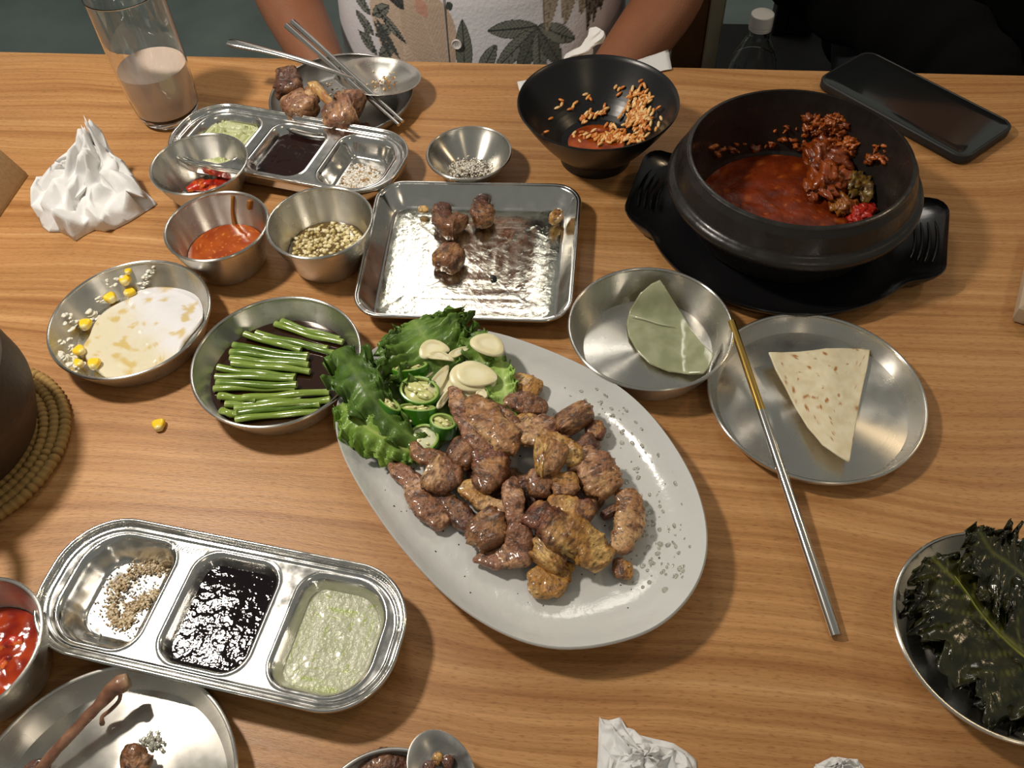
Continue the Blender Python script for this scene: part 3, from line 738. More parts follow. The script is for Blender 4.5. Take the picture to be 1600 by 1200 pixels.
# pepper specks and crumbs over the plate
pts = []
for _ in range(70):
    a = r3.random()*6.28; k = .45+.40*r3.random(); q = _OL[int(a/6.28*179)]
    x, y = OC[0]+(q[0]-OC[0])*k, OC[1]+(q[1]-OC[1])*k; pts.append((x, y, TZ+plate_h(x, y)-.0001))
grains('pepper_specks', 'black pepper specks scattered on the oval plate', 'pepper', pts, .00042, [(.02, .018, .015), (.05, .03, .02)], seed=8)

# ------------------------------------------------------------------ lettuce
def leaf(label, spine, wl, wr, ruffle, lightness, name='lettuce_leaf', n=56, k=40, curl=0.0, seed=1, tones=((52, 86, 22), (96, 132, 46), (158, 174, 98)), M=M_LEAF, thick=.0004, vein=1, cat='leaf', lobes=9, drop=0, freq=62):
    """spine: [(px, py, h)]; wl / wr: half widths in metres left and right of the spine"""
    raw = [(*G(*p), a, b) for p, a, b in zip(spine, wl, wr)]; s_ = spline(raw, n)
    vs = []; cs = []; fs = []
    dk, md, lt = [lin(c) for c in tones]
    for i in range(n):
        p = Vector(s_[i][:3]); q = Vector(s_[min(i+1, n-1)][:3])-Vector(s_[max(i-1, 0)][:3]); q.normalize()
        sd = q.cross(Vector((0, 0, 1))); sd = sd.normalized() if sd.length > 1e-4 else Vector((1, 0, 0))
        t = i/(n-1)
        for j in range(k+1):
            u = j/k*2-1; wd = s_[i][3] if u < 0 else s_[i][4]
            lob = 1+.16*math.sin(t*lobes*6.28+seed+u)*abs(u)**3+.10*math.sin(t*lobes*15+seed*2)*abs(u)**4
            if i > n-8: lob *= 1
            r = abs(u)*wd*lob
            z = ruffle*abs(u)**1.6*nz(p.x+sd.x*r*u+seed, p.y+sd.y*r, t*.05*lobes, freq, 2)*1.3 - curl*(abs(u)**2)*wd + drop*abs(u)**3
            z += .0008*math.sin(12*t*3.14+abs(u)*6)*abs(u)
            lon = ruffle*.5*abs(u)**2*nz(p.x+7, p.y+seed, u, freq*1.3, 2)
            P = p+sd*(r if u > 0 else -r)+Vector((0, 0, z))+q*(lon-abs(u)*0)
            vs.append(tuple(P))
            rib = math.exp(-(u*wd/.0012)**2)*(1-.6*t)
            vn = max(0, math.cos((t*26-abs(u)*7)*2.2))**14*(1-abs(u))*.7
            c_ = mix(mix(md, dk, .45+.9*nz(P.x, P.y, seed, 70, 3)), lt, max(rib, vn)*vein); c_ = mix(c_, lt, lightness*(1-abs(u)*.5)*(1-t*.6))
            cs.append(c_)
    for i in range(n-1):
        for j in range(k): a = i*(k+1)+j; fs.append((a, a+1, a+k+2, a+k+1))
    b_ = MB(); b_.add(vs, fs, cs)
    return b_.build(name, M, s_[n//2][:3], smooth=180, label=label, cat=cat, solid=thick)
leaf('ruffled green lettuce leaf spreading over the far rim of the oval plate', [(705, 600, .016), (690, 572, .022), (672, 540, .029), (655, 515, .031), (645, 500, .030)], [.012, .028, .036, .030, .012], [.010, .020, .032, .034, .014], .011, .1, seed=2, lobes=6, vein=.6)
leaf('short lettuce frill beside the single garlic slice', [(740, 590, .018), (752, 565, .025), (748, 535, .029), (745, 518, .029)], [.006, .010, .012, .006], [.006, .008, .009, .005], .006, .15, seed=9, lobes=4, n=30, k=20)
leaf('dark green lettuce leaf draped over the left rim of the plate toward the onion dish', [(672, 700, .014), (630, 672, .024), (594, 636, .033), (566, 600, .038), (545, 568, .036), (528, 545, .030)], [.005, .013, .017, .018, .016, .008], [.003, .006, .010, .015, .016, .010], .015, .06, seed=5, lobes=5, curl=.35, vein=.35, freq=48, tones=((44, 74, 20), (82, 116, 40), (136, 156, 76)))
leaf('lower lettuce leaf folded along the left rim of the plate', [(655, 712, .012), (618, 694, .020), (580, 672, .027), (552, 650, .029), (532, 632, .026)], [.005, .012, .014, .013, .006], [.004, .009, .010, .008, .004], .008, .2, seed=12, lobes=5, curl=.4, tones=((70, 112, 28), (118, 154, 54), (172, 190, 104)))
leaf('pale lettuce leaf base under the chili slices', [(700, 690, .010), (680, 660, .012), (655, 630, .014), (630, 600, .015), (612, 575, .016)], [.008, .020, .022, .020, .010], [.010, .020, .022, .020, .010], .004, .3, seed=15, lobes=3)
leaf('bright frilly lettuce edge between garlic and the top pork pieces', [(800, 655, .010), (792, 630, .016), (788, 600, .020), (785, 575, .023), (782, 556, .022)], [.005, .010, .012, .012, .006], [.005, .008, .008, .006, .003], .007, .5, seed=20, lobes=6, tones=((110, 152, 50), (150, 188, 80), (196, 214, 140)))

# ------------------------------------------------------------------ garlic slices
def garlic(px, py, h, L_, W_, ang, label, tilt=(0, 0), th=.0022, name='garlic_slice', moon=0):
    s_ = mpp(px, py, h); a, b = L_*s_/2, W_*s_/2*1.15; b_ = MB(); n = 36
    def out(k, z):
        pts = []
        for j in range(n):
            t = 2*math.pi*j/n; x = a*k*math.cos(t)*(1+.06*math.cos(t)); y = b*k*math.sin(t)*(1-.18*math.cos(t))
            y += moon*(x*x/a/a)*b
            pts.append(Vector((x, y, z)))
        return pts
    loops = [out(.05, 0), out(.9, 0), out(1, th*.3), out(1, th*.7), out(.93, th), out(.6, th*1.02), out(.55, th*.95), out(.3, th), out(.03, th)]
    R = Matrix.Rotation(ang, 3, 'Z') @ Matrix.Rotation(tilt[0], 3, 'X') @ Matrix.Rotation(tilt[1], 3, 'Y'); c = G(px, py, h)
    b_.rings([[c+R @ p for p in l] for l in loops])
    c0, c1, c2 = lin((236, 228, 190)), lin((220, 210, 162)), lin((244, 238, 212))
    b_.c = [mix(c0, c1 if 4*n < i < 7*n else c2, .4+.4*nz(*v, 150, 2)) for i, v in enumerate(b_.v)]
    return b_.build(name, M_GARLIC, c, smooth=50, label=label, cat='garlic')
garlic(692, 605, .018, 60, 26, 1.1, 'garlic slice lying upright-angled behind the big chili ring', (.2, 0))
garlic(655, 584, .020, 52, 24, .45, 'garlic slice half hidden behind the big chili ring', (.3, 0))
garlic(683, 597, .022, 66, 17, 1.22, 'long thin garlic slice right of the big chili ring', (.5, 0))
garlic(693, 622, .020, 50, 10, 1.2, 'thin garlic sliver pointing down beside the chili ring', (.9, 0))
garlic(676, 545, .028, 48, 26, .35, 'half moon garlic slice over the far lettuce leaf', (.25, 0), moon=-.5)
garlic(688, 556, .029, 44, 12, -.1, 'narrow curved garlic slice over the half moon slice', (.5, 0), moon=-.6)
garlic(716, 551, .028, 38, 11, .62, 'small thin garlic strip pointing right', (.4, 0))
garlic(762, 541, .033, 44, 48, 1.3, 'large round garlic slice at the far rim of the plate', (.15, .1), th=.0028)
garlic(732, 616, .017, 36, 20, .1, 'short garlic piece below the stacked slices', (.2, 0))
garlic(753, 620, .018, 20, 18, -.3, 'small garlic stub between pork and lettuce', (.2, 0), th=.004)
garlic(737, 592, .0225, 74, 42, -.12, 'lower garlic slice of the stacked pair', (.18, .1), th=.0026)
garlic(743, 586, .0255, 66, 38, -.16, 'upper garlic slice of the stacked pair', (.16, .06), th=.0022)

# ------------------------------------------------------------------ green chili slices
def chili(px, py, h, L_, W_, ang, tilt, ln, label, pale=0, seeds=True):
    s_ = mpp(px, py, h); a, b = L_*s_/2*1.10, W_*s_/2*1.35; n = 36; c = G(px, py, h)
    R = Matrix.Rotation(ang, 3, 'Z') @ Matrix.Rotation(tilt, 3, 'X')
    def lp(k, z, o=0): return [c+R @ Vector(((a-o)*k*math.cos(2*math.pi*j/n), (b-o)*k*math.sin(2*math.pi*j/n), z)) for j in range(n)]
    root = thing('chili_slice', c, label, 'chili')
    b_ = MB(); w_ = .0018
    b_.rings([lp(1, -ln, w_), lp(1, -ln), lp(1.02, -ln*.5), lp(1, 0), lp(1, .0002, .0004), lp(1, .0002, w_), lp(1, -ln, w_)], cap0=False, cap1=False)
    skin, edge, flesh = lin((60, 118, 26)), lin((120, 160, 60)), lin((176, 196, 120))
    cs = []
    for i in range(7*n): cs.append((flesh, skin, skin, skin, edge, flesh, flesh)[i//n])
    b_.c = cs; b_.build('skin_ring', M_CHILI, c, root, smooth=60)
    b_ = MB(); cf = lin((206, 208, 140)) if not pale else lin((222, 226, 190))
    def blob(x, y, rx, ry, z): b_.ell(c+R @ Vector((x, y, z)), (rx, ry, .0016), R, nu=14, nv=8, col=cf, disp=.35, dscale=300, seed=px)
    rx, ry = a-w_, b-w_
    if pale: blob(0, 0, rx*.98, ry*.98, -.001)
    else:
        blob(-rx*.35, ry*.15, rx*.55, ry*.45, -.0012); blob(rx*.4, -ry*.2, rx*.45, ry*.4, -.0012); blob(0, ry*.05, rx*.5, ry*.28, -.0008); blob(0, 0, rx*.96, ry*.94, -.0030)
    b_.build('membrane', M_CHILI, c, root, smooth=180)
    if seeds:
        for sx, sy in ((.3, .25), (-.15, -.3), (.55, -.35)):
            b_ = MB(); b_.ell(c+R @ Vector((rx*sx, ry*sy, .0006)), (.0013, .001, .0005), R, col=lin((228, 218, 168))); b_.build('seed', M_CHILI, c, root, smooth=180)
chili(608, 628, .030, 44, 26, -.75, -.7, .007, 'dark green chili slice on its side at the left under the lettuce')
chili(655, 609, .025, 60, 36, -.3, .15, .005, 'largest green chili ring, cut face up')
chili(640, 572, .026, 52, 22, .25, -.35, .008, 'green chili slice above the largest ring, against the garlic')
chili(652, 636, .023, 54, 20, .0, -.45, .011, 'wide green chili slice below the largest ring')
chili(692, 658, .023, 40, 26, -.35, -.2, .010, 'small round green chili slice nearest the pork')
chili(661, 684, .019, 46, 38, -.3, .1, .004, 'pale seedy chili slice above the curled pork sliver', pale=1)
b_ = MB(); 
for x, y in ((643, 649), (641, 656)): b_.ell(G(x, y, .0205)+Vector((0, -.001, 0)), (.0014, .0009, .0006), Matrix.Rotation(.4, 3, 'X'), col=lin((226, 220, 180)))
b_.build('chili_seeds', M_CHILI, G(642, 652, .02), smooth=180, label='two loose chili seeds stuck on the wide chili slice', cat='seeds', kind='stuff')

# ------------------------------------------------------------------ green onions in broth
M_BROTH = mat('soy_broth', (.035, .012, .004), .04, coat=.5, trans=.35)
pool('soy_broth', 'E', .0085, M_BROTH, 'dark soy broth under the green onion stalks', 'broth', col=(.05, .02, .01))
M_ONION = mat('green_onion', rough=.18, vc=True, bump=.0002, bscale=250, coat=.5, stretch=(1, 1, 1))
STALKS = [((430, 506), (536, 535)), ((440, 503), (530, 530)), ((382, 522), (470, 546)), ((400, 520), (512, 544)), ((412, 526), (522, 552)), ((364, 538), (482, 556)), ((360, 550), (480, 563)),
          ((360, 560), (482, 570)), ((362, 568), (484, 580)), ((340, 574), (462, 588)), ((336, 588), (460, 592)), ((338, 597), (464, 602)), ((334, 607), (462, 608)), ((342, 619), (400, 624)), ((380, 622), (514, 612)),
          ((352, 632), (470, 622)), ((366, 638), (516, 624)), ((345, 640), (372, 646)), ((366, 646), (500, 632)), ((368, 656), (500, 644))]
ORD = ['first', 'second', 'third', 'fourth', 'fifth', 'sixth', 'seventh', 'eighth', 'ninth', 'tenth', 'eleventh', 'twelfth', 'thirteenth', 'fourteenth', 'fifteenth', 'sixteenth', 'seventeenth', 'eighteenth', 'nineteenth', 'twentieth']
for i, (a, b) in enumerate(STALKS):
    r2 = random.Random(i+40); h = .0095+.0022*(i % 3)/2+.001*r2.random()
    p0, p1 = G(*a, h), G(*b, h+.0008*r2.uniform(-1, 1)); path = []
    bend = r2.uniform(-.0015, .0015)
    for j in range(14):
        t = j/13; p = p0.lerp(p1, t); p.y += bend*math.sin(t*math.pi); p.z += .0006*math.sin(t*9+i); path.append(p)
    w_ = .0025+.0006*r2.random(); b_ = MB(); b_.tube(path, [w_*(.93+.07*math.sin(j)) for j in range(14)], 12, .8)
    g0, g1 = lin((80, 112, 30)), lin((124, 148, 58)); k = r2.random()
    b_.c = [mix(mix(g0, g1, k), lin((158, 178, 100)), .35*max(0, nz(v[0]*3, v[1]*20, 0, 30)))if 12 < q < 12*13 else lin((150, 172, 92)) for q, v in enumerate(b_.v)]
    b_.build('green_onion_stalk', M_ONION, path[7], smooth=60, label='green onion stalk in soy broth, %s counting from the far side' % ORD[i], cat='green onion', group='green onion stalks in the soy broth')

# ------------------------------------------------------------------ creamy corn dish
def cream():
    white, cr, yl = lin((228, 226, 228)), lin((222, 212, 184)), lin((206, 176, 96))
    def cf(x, y):
        d = nz(x, y, 1, 45, 3); far = (x+.3364)*.6+(y-.394)*.75
        c_ = mix(cr, white, smooth(-.012, .02, far+.01*d)); return mix(c_, yl, smooth(.22, .5, nz(x, y, 8, 80, 3))*.8)
    M = mat('cream_dressing', rough=.16, vc=True, coat=.4, bump=.0004, bscale=140, sss=.1)
    px = [(183, 597), (212, 590), (250, 572), (285, 545), (312, 510), (318, 485), (308, 462), (280, 450), (240, 448), (215, 455), (205, 468), (180, 480), (162, 492), (148, 510), (140, 530), (130, 548), (140, 570), (160, 588)]
    b_ = MB(); raw = []
    for x, y in px:
        p = on('D', x, y); raw.append(p)
    c = G(225, 530, .004); n = 96; m_ = len(raw); loop = []
    for i in range(n):
        t = i/n*m_; k = int(t); t -= k; a, b, d, e = raw[k-1], raw[k], raw[(k+1) % m_], raw[(k+2) % m_]
        loop.append(.5*((2*b)+(d-a)*t+(2*a-5*b+4*d-e)*t*t+(3*b-a-3*d+e)*t**3))
    vs = []; cs = []; fs = []; R = 30
    for i in range(R+1):
        f_ = 1-i/R*.98
        for p in loop:
            x, y = c.x+(p.x-c.x)*f_, c.y+(p.y-c.y)*f_; top = TZ+.0042
            zb = p.z if i == 0 else max(top, top+(p.z-top)*max(0, 1-(i*1.8/R))) if p.z > top else top
            rr_ = math.hypot(x+.3364, y-.394); hb = .0016 if rr_ < .0462 else .021
            if rr_ > .0555: x, y, rr_ = -.3364+(x+.3364)*.0555/rr_, .394+(y-.394)*.0555/rr_, .0555
            for (r0, z0), (r1, z1) in zip(DISH['D']['in'], DISH['D']['in'][1:]):
                if r0 <= rr_ <= r1: hb = z0+(z1-z0)*(rr_-r0)/max(1e-6, r1-r0)
            z = max(zb if i == 0 else top, TZ+hb+.0007)+.0011*nz(x, y, 3, 110, 3)*(i > 1)
            vs.append((x, y, z)); cs.append(cf(x, y))
    for i in range(R):
        for j in range(n): fs.append((i*n+j, i*n+(j+1) % n, (i+1)*n+(j+1) % n, (i+1)*n+j))
    fs.append(tuple(R*n+j for j in range(n)))
    b_.add(vs, fs, cs); b_.build('cream_dressing', M, c, smooth=180, label='creamy white dressing with yellow streaks pooled in the corn dish', cat='dressing', kind='stuff', solid=.0004)
    # curds and smears
    b_ = MB(); r2 = random.Random(9)
    for x, y, s_ in [(155, 468, .0012), (142, 490, .0022), (148, 496, .002), (110, 502, .002), (118, 505, .002), (98, 495, .0016), (100, 562, .002), (94, 558, .0015), (112, 560, .002), (115, 575, .0012), (128, 566, .0016), (120, 550, .001), (182, 436, .0014), (170, 440, .001), (232, 430, .0015), (228, 440, .0015), (236, 420, .001), (222, 445, .0012), (100, 535, .0012), (108, 545, .0012)]:
        for _ in range(5):
            p = on('D', x+r2.gauss(0, 4), y+r2.gauss(0, 4)); b_.ell(p, (s_*(1.1+r2.random()*1.2), s_*1.3, s_*.45), Matrix.Rotation(r2.random()*6, 3, 'Z'), col=lin((226, 222, 206)), disp=.3, dscale=400)
    b_.build('curd_smears', M, on('D', 142, 490), smooth=180, label='white curds and smears on the wall of the corn dish', cat='dressing', kind='stuff')
cream()
def kernel(p, ang, s_, label, tilt=0):
    b_ = MB(); R = Matrix.Rotation(ang, 3, 'Z') @ Matrix.Rotation(tilt, 3, 'X'); c = Vector(p)+Vector((0, 0, s_*.55)); loops = []
    for i in range(9):
        u = i/8; y = (u-.5)*2*s_; w_ = s_*(.55+.45*smooth(0, .6, u))*(1 if 0 < i < 8 else .55); h = s_*.62*(1 if 0 < i < 8 else .5)
        loops.append([c+R @ Vector((w_*math.copysign(abs(math.cos(t))**.7, math.cos(t)), y, h*math.copysign(abs(math.sin(t))**.7, math.sin(t)))) for t in [2*math.pi*j/14 for j in range(14)]])
    b_.rings(loops); y0, y1 = lin((244, 206, 44)), lin((244, 230, 170))
    b_.c = [mix(y1, y0, smooth(.0, .35, (i//14)/8)) for i in range(len(b_.v))]
    return b_.build('corn_kernel', M_CORN, p, smooth=60, label=label, cat='corn', sub=1)
for x, y, a, s_, lab, z in [(197, 441, .3, .0046, 'upper corn kernel of the two touching on the dish wall', 0), (206, 464, -.6, .0044, 'lower corn kernel of the two touching on the dish wall', .001),
                         (177, 473, .9, .0048, 'corn kernel at the far edge of the cream, left of the touching pair', .001), (138, 515, .2, .0048, 'single corn kernel on the left edge of the cream', .002),
                         (130, 556, 1.1, .0044, 'upper corn kernel of the three at the near left of the dish', .003), (124, 574, 1.6, .0044, 'leftmost low kernel of the three at the near left of the dish', .002),
                         (152, 577, .2, .0046, 'rightmost corn kernel of the three at the near left of the dish', .003)]:
    q = on('D', x, y); q.z = max(q.z, TZ+.003)+z*.5; kernel(q, a, s_, lab)
kernel(on('D', 201, 426), .2, .0028, 'small greenish corn bit high on the dish wall')
kernel(G(250, 668, 0), .4, .0046, 'stray corn kernel lying alone on the table')

# ------------------------------------------------------------------ cups' contents
M_CHSAUCE = mat('chili_sauce', rough=.07, vc=True, coat=.6, bump=.0002, bscale=160)
def oc(x, y): return mix(mix(lin((166, 78, 24)), lin((144, 58, 16)), .5+nz(x, y, 0, 80, 2)), lin((222, 140, 60)), smooth(.38, .6, nz(x, y, 4, 380, 2))*.7)
pool('orange_chili_sauce', 'I', .013, M_CHSAUCE, 'orange chili sauce in the tapered cup', 'sauce', colf=oc, wave=.0002)
b_ = MB()
for path, w_ in (([(364, 305), (364, 330), (367, 350), (372, 362)], [5, 6, 8, 14]), ([(392, 312), (391, 320), (391, 326)], [7, 8, 6])):
    P_ = []
    for (x, y) in path:
        p = on('I', x, y); d = Vector((DISH['I']['c'][0]-p.x, DISH['I']['c'][1]-p.y, 0)).normalized(); P_.append(p+d*.0002)
    b_.tube([s[:3] for s in spline(P_, 12)], [max(.0003, s[0]*mpp(370, 330, .03)*.5) for s in spline([(w,) for w in w_], 12)], 8, 1, col=lin((150, 92, 20)))
b_.build('sauce_drips', M_CHSAUCE, on('I', 364, 330), smooth=180, label='brown orange drips down the inside of the orange sauce cup', cat='sauce', kind='stuff')
M_OILL = mat('garlic_oil', (.26, .17, .06), .04, trans=.5, coat=.5)
pool('garlic_oil', 'GC', .0125, M_OILL, 'yellowish oil around the chopped garlic in the cup', 'oil', col=(.3, .25, .1))
r3 = random.Random(21); pts = []
cx, cy = DISH['GC']['c']
for _ in range(420):
    a = r3.random()*6.28; r = .0285*math.sqrt(r3.random()); pts.append((cx+r*math.cos(a), cy+r*math.sin(a), TZ+.0112+.0012*r3.random()))
grains('chopped_garlic', 'minced garlic floating in oil inside the cup', 'garlic', pts, .0014, [lin((218, 204, 156)), lin((200, 184, 128)), lin((176, 156, 100)), lin((228, 218, 178))], M=M_FOOD, seed=3)
# peppered salt bowl
cx, cy = DISH['F']['c']; pts = []
for _ in range(1100):
    p = G(732+r3.gauss(0, 15), 262+r3.gauss(0, 6.5), .004); d = Vector((p.x-cx, p.y-cy)); 
    if d.length < .0185: pts.append((p.x, p.y, TZ+.0022+.0045*math.exp(-(d.length/.012)**2)*r3.random()+max(0, d.length-.0145)*.8))
grains('peppered_salt', 'salt mixed with ground pepper in the small flared bowl', 'seasoning', pts, .00068, [lin((222, 216, 204)), lin((206, 200, 188)), lin((120, 108, 90)), lin((190, 180, 160)), lin((224, 220, 210)), lin((224, 220, 210))], seed=6)
# kimchi pieces
def kim(key, spots, labs, base, wid=18):
    for (pts_, w_), lab in zip(spots, labs):
        path = [on(key, x, y, base) for x, y in pts_]; s_ = spline([(*p, w) for p, w in zip(path, w_)], 18); b_ = MB()
        def dd(p, c0, t, a): return c0+(p-c0)*(1+.5*nz(p.x, p.y, p.z, 170, 3))
        sc_ = mpp(*pts_[0], .02)*.5; b_.tube([q[:3] for q in s_], [max(.0005, q[3]*sc_) for q in s_], 18, .6, disp=dd)
        b_.c = [mix(mix(lin((186, 40, 14)), lin((120, 18, 8)), .5+1.2*nz(*v, 140, 2)), lin((222, 110, 40)), smooth(.1, .5, nz(v[0], v[1], v[2]+3, 200, 2))) for v in b_.v]
        b_.build('kimchi_piece', M_FOOD, path[len(path)//2], smooth=180, label=lab, cat='kimchi')
kim('K', [([(292, 296), (315, 288), (336, 284)], [10, 22, 14]), ([(335, 290), (345, 276), (350, 268)], [12, 16, 8]), ([(352, 282), (362, 272), (374, 265)], [8, 14, 9]), ([(318, 300), (345, 288), (360, 280)], [10, 18, 12])],
    ['broad red kimchi piece at the left in the far steel cup', 'upright kimchi piece in the middle of the far steel cup', 'orange kimchi piece at the right in the far steel cup', 'kimchi piece against the near wall of the far steel cup'], .003)
M_RED = mat('kimchi_broth', rough=.14, vc=True, coat=.2, bump=.0003, bscale=150)
pool('kimchi_broth', 'S', .018, M_RED, 'bright red kimchi broth in the cup at the left frame edge', 'broth', colf=lambda x, y: mix(lin((172, 58, 14)), lin((130, 26, 8)), .5+1.2*nz(x, y, 0, 90, 3)), wave=.001)
kim('S', [([(0, 1010), (18, 1005), (38, 998)], [14, 24, 14]), ([(2, 1045), (12, 1030), (20, 1020)], [12, 18, 8])], ['red cabbage kimchi in the cup at the left frame edge', 'pale orange kimchi rib in the cup at the left frame edge'], .016)

# ------------------------------------------------------------------ rice in the black bowl
r3 = random.Random(31); b_ = MB(); cols = [lin((236, 184, 116)), lin((226, 160, 84)), lin((244, 206, 146)), lin((208, 124, 54))]
def grain(x, y, lift=0):
    p = on('G', x, y, 0); c = Vector((*DISH['G']['c'], TZ+.05)); d = (c-p).normalized(); p = p+d*(.0009+lift)
    b_.ell(p, (.0034, .0014, .0012), Matrix.Rotation(r3.gauss(1.0, .7), 3, 'Z') @ Matrix.Rotation(r3.uniform(-.8, .2), 3, 'Y'), nu=8, nv=6, col=r3.choice(cols))
for _ in range(150): grain(1002+r3.gauss(0, 11), 180+r3.gauss(0, 19), .003*r3.random())
for _ in range(90): grain(965+r3.gauss(0, 28), 217+r3.gauss(0, 5), .003*r3.random())
for _ in range(26): t = r3.random(); grain(905+t*42+r3.gauss(0, 3), 186-t*16+r3.gauss(0, 3), .001)
for _ in range(9): grain(956+r3.gauss(0, 4), 197+r3.gauss(0, 3), .001)
for x, y in [(874, 155), (876, 162), (869, 168), (893, 166), (898, 160), (890, 170), (858, 185), (914, 146), (918, 150), (922, 153), (963, 134), (968, 138), (974, 135), (968, 146), (1003, 125), (1004, 132), (1017, 148), (1020, 152), (894, 208), (896, 216), (1036, 185), (1032, 195), (912, 218), (905, 222), (1012, 142), (850, 207)]: grain(x, y)
b_.build('leftover_rice', M_FOOD, on('G', 990, 200), smooth=180, label='orange stained rice grains clinging inside the black bowl', cat='rice', kind='stuff')
def gs(x, y): return mix(lin((170, 74, 14)), lin((110, 40, 8)), .5+nz(x, y, 0, 90, 2))
pool('rice_sauce', 'G', .0155, M_RED, 'thin reddish sauce at the bottom of the black rice bowl', 'sauce', colf=gs, wave=.0004)

# ------------------------------------------------------------------ plate of chicken bones
meat([(448, 108), (452, 128), (455, 150)], [20, 26, 30], [.036, .031, .025], 'dark', 'charred upper end of the left chicken bone', name='chicken_bone', cat='bone', flat=.8)
meat([(452, 160), (466, 166), (486, 176)], [26, 34, 26], .022, 'pink', 'gnawed pinkish meat on the left chicken bone', name='chicken_scrap', flat=.8)
meat([(470, 150), (486, 154), (492, 162)], [18, 20, 10], .024, 'tan', 'pale gristle between the two chicken bones', name='chicken_scrap', flat=.8)
rt = thing('chicken_drumstick', G(540, 170, .02), 'chewed chicken drumstick with a bare bone shaft and round meaty end', 'bone')
b_ = MB(); sp_ = spline([(*G(x, y, h), w) for x, y, h, w in [(484, 138, .030, .0048), (492, 136, .030, .0056), (502, 145, .029, .0044), (513, 158, .027, .0040), (524, 172, .025, .0046)]], 30)
b_.tube([q[:3] for q in sp_], [q[3] for q in sp_], 16, .9, disp=lambda p, c0, t, a: c0+(p-c0)*(1+.25*nz(p.x, p.y, p.z, 150)))
b_.c = [mix(lin((196, 158, 96)), lin((156, 104, 62)), .5+nz(*v, 160)) for v in b_.v]; b_.build('bone_shaft', M_FOOD, G(540, 170, .02), rt, smooth=180)
o_ = meat([(518, 170), (532, 180), (552, 172), (566, 178)], [24, 44, 50, 30], [.022, .022, .023, .02], 'pink', 'x', name='meaty_end', flat=.8)
o_.parent = rt; o_.location = o_.location-rt.location; del o_['label']; del o_['category']
meat([(560, 198), (570, 196), (577, 197)], [8, 9, 5], .0085, 'red', 'small orange pink scrap at the near edge of the bone plate', name='chicken_scrap')
b_ = MB(); r3 = random.Random(4)
for _ in range(60):
    x, y = 530+r3.gauss(0, 22), 145+r3.gauss(0, 14); p = on('P', x, y); b_.ell(p+Vector((0, 0, .0006)), (.0016*r3.random()+.0006, .001, .0006), Matrix.Rotation(r3.random()*6, 3, 'Z'), nu=6, nv=4, col=r3.choice([lin((200, 180, 140)), lin((150, 120, 60)), lin((222, 214, 196))]))
b_.build('crumbs', M_FOOD, on('P', 530, 145), smooth=180, label='greasy crumbs on the bone plate', cat='crumbs', kind='stuff')
# wide serving spoon resting on that plate
def spoon():
    c = G(590, 120, .024); R = .0395; o = thing('serving_spoon', c, 'wide shallow steel serving spoon resting on the bone plate', 'spoon')
    tl = Matrix.Rotation(math.radians(-7), 3, 'X') @ Matrix.Rotation(math.radians(5), 3, 'Y')
    prof = [(0.0001, -.0105), (.012, -.0100), (.024, -.0075), (.034, -.0030), (R, .0005), (R+.0004, .0012), (R-.0006, .0014), (.0332, -.0022), (.0235, -.0065), (.012, -.0090), (.0001, -.0095)]
    b_ = MB(); n = 72
    b_.rings([[c+tl @ Vector((r*math.cos(2*math.pi*j/n), r*.94*math.sin(2*math.pi*j/n), z)) for j in range(n)] for r, z in prof]); b_.build('spoon_bowl', M_STEEL, c, o, smooth=60)
    p0, p1 = G(357, 66, .052), G(562, 127, .026)
    pts_ = [p0.lerp(p1, t)+Vector((0, 0, .004*math.sin(t*3.14))) for t in [i/23 for i in range(24)]]
    b_ = MB(); b_.tube(pts_, [.0036+.0022*smooth(.35, 0, i/23)*(1 if i else .4) - .0012*smooth(.5, 1, i/23) for i in range(24)], 14, .45); b_.build('spoon_handle', M_ROD, c, o, smooth=60)
    b_ = MB(); r2 = random.Random(6)
    for _ in range(34):
        x, y = 602+r2.gauss(0, 13), 127+r2.gauss(0, 7); p = G(x, y, .0165); b_.ell(p, (.0014, .001, .0006), Matrix.Rotation(r2.random()*6, 3, 'Z'), nu=6, nv=4, col=r2.choice([lin((206, 170, 96)), lin((220, 206, 170)), lin((170, 110, 40))]))
    b_.build('oily_crumbs', M_FOOD, G(602, 127, .0165), smooth=180, label='oily yellow crumbs in the wide serving spoon', cat='crumbs', kind='stuff')
spoon()
def stick(label, p0, p1, r0, r1, square=0, gold=0, group=None):
    o = thing('chopstick', p0.lerp(p1, .5), label, 'chopstick', group); n = 40; org = p0.lerp(p1, .5)
    def seg(t0, t1, nm, M):
        b_ = MB(); b_.tube([p0.lerp(p1, t0+(t1-t0)*i/12) for i in range(13)], [r0+(r1-r0)*(t0+(t1-t0)*i/12) for i in range(13)], 12, .8); b_.build(nm, M, org, o, smooth=50)
    if gold:
        seg(0, gold, 'gold_end', mat('gold_plate', (.70, .45, .12), .2, 1)); seg(gold, .80, 'shaft', M_ROD); seg(.8, 1, 'grooved_tip', M_ROD)
        for k in range(3):
            b_ = MB(); b_.tube([p0.lerp(p1, .55+.012*k), p0.lerp(p1, .553+.012*k)], [r0+(r1-r0)*.55+.0002]*2, 12, .8); b_.build('ring_groove', M_ROD, org, o, smooth=50)
    else:
        seg(0, 1, 'shaft', M_ROD)
stick('left steel chopstick of the pair lying across the serving spoon', G(448, 40, .036), G(623, 195, .0215), .0030, .0018)
stick('right steel chopstick of the pair lying across the serving spoon', G(457, 34, .036), G(629, 190, .0215), .0030, .0018)
stick('single steel chopstick with a gold end, across the flatbread plate', G(1143, 502, .0250), G(1307, 993, .0032), .0026, .0036, gold=.33)

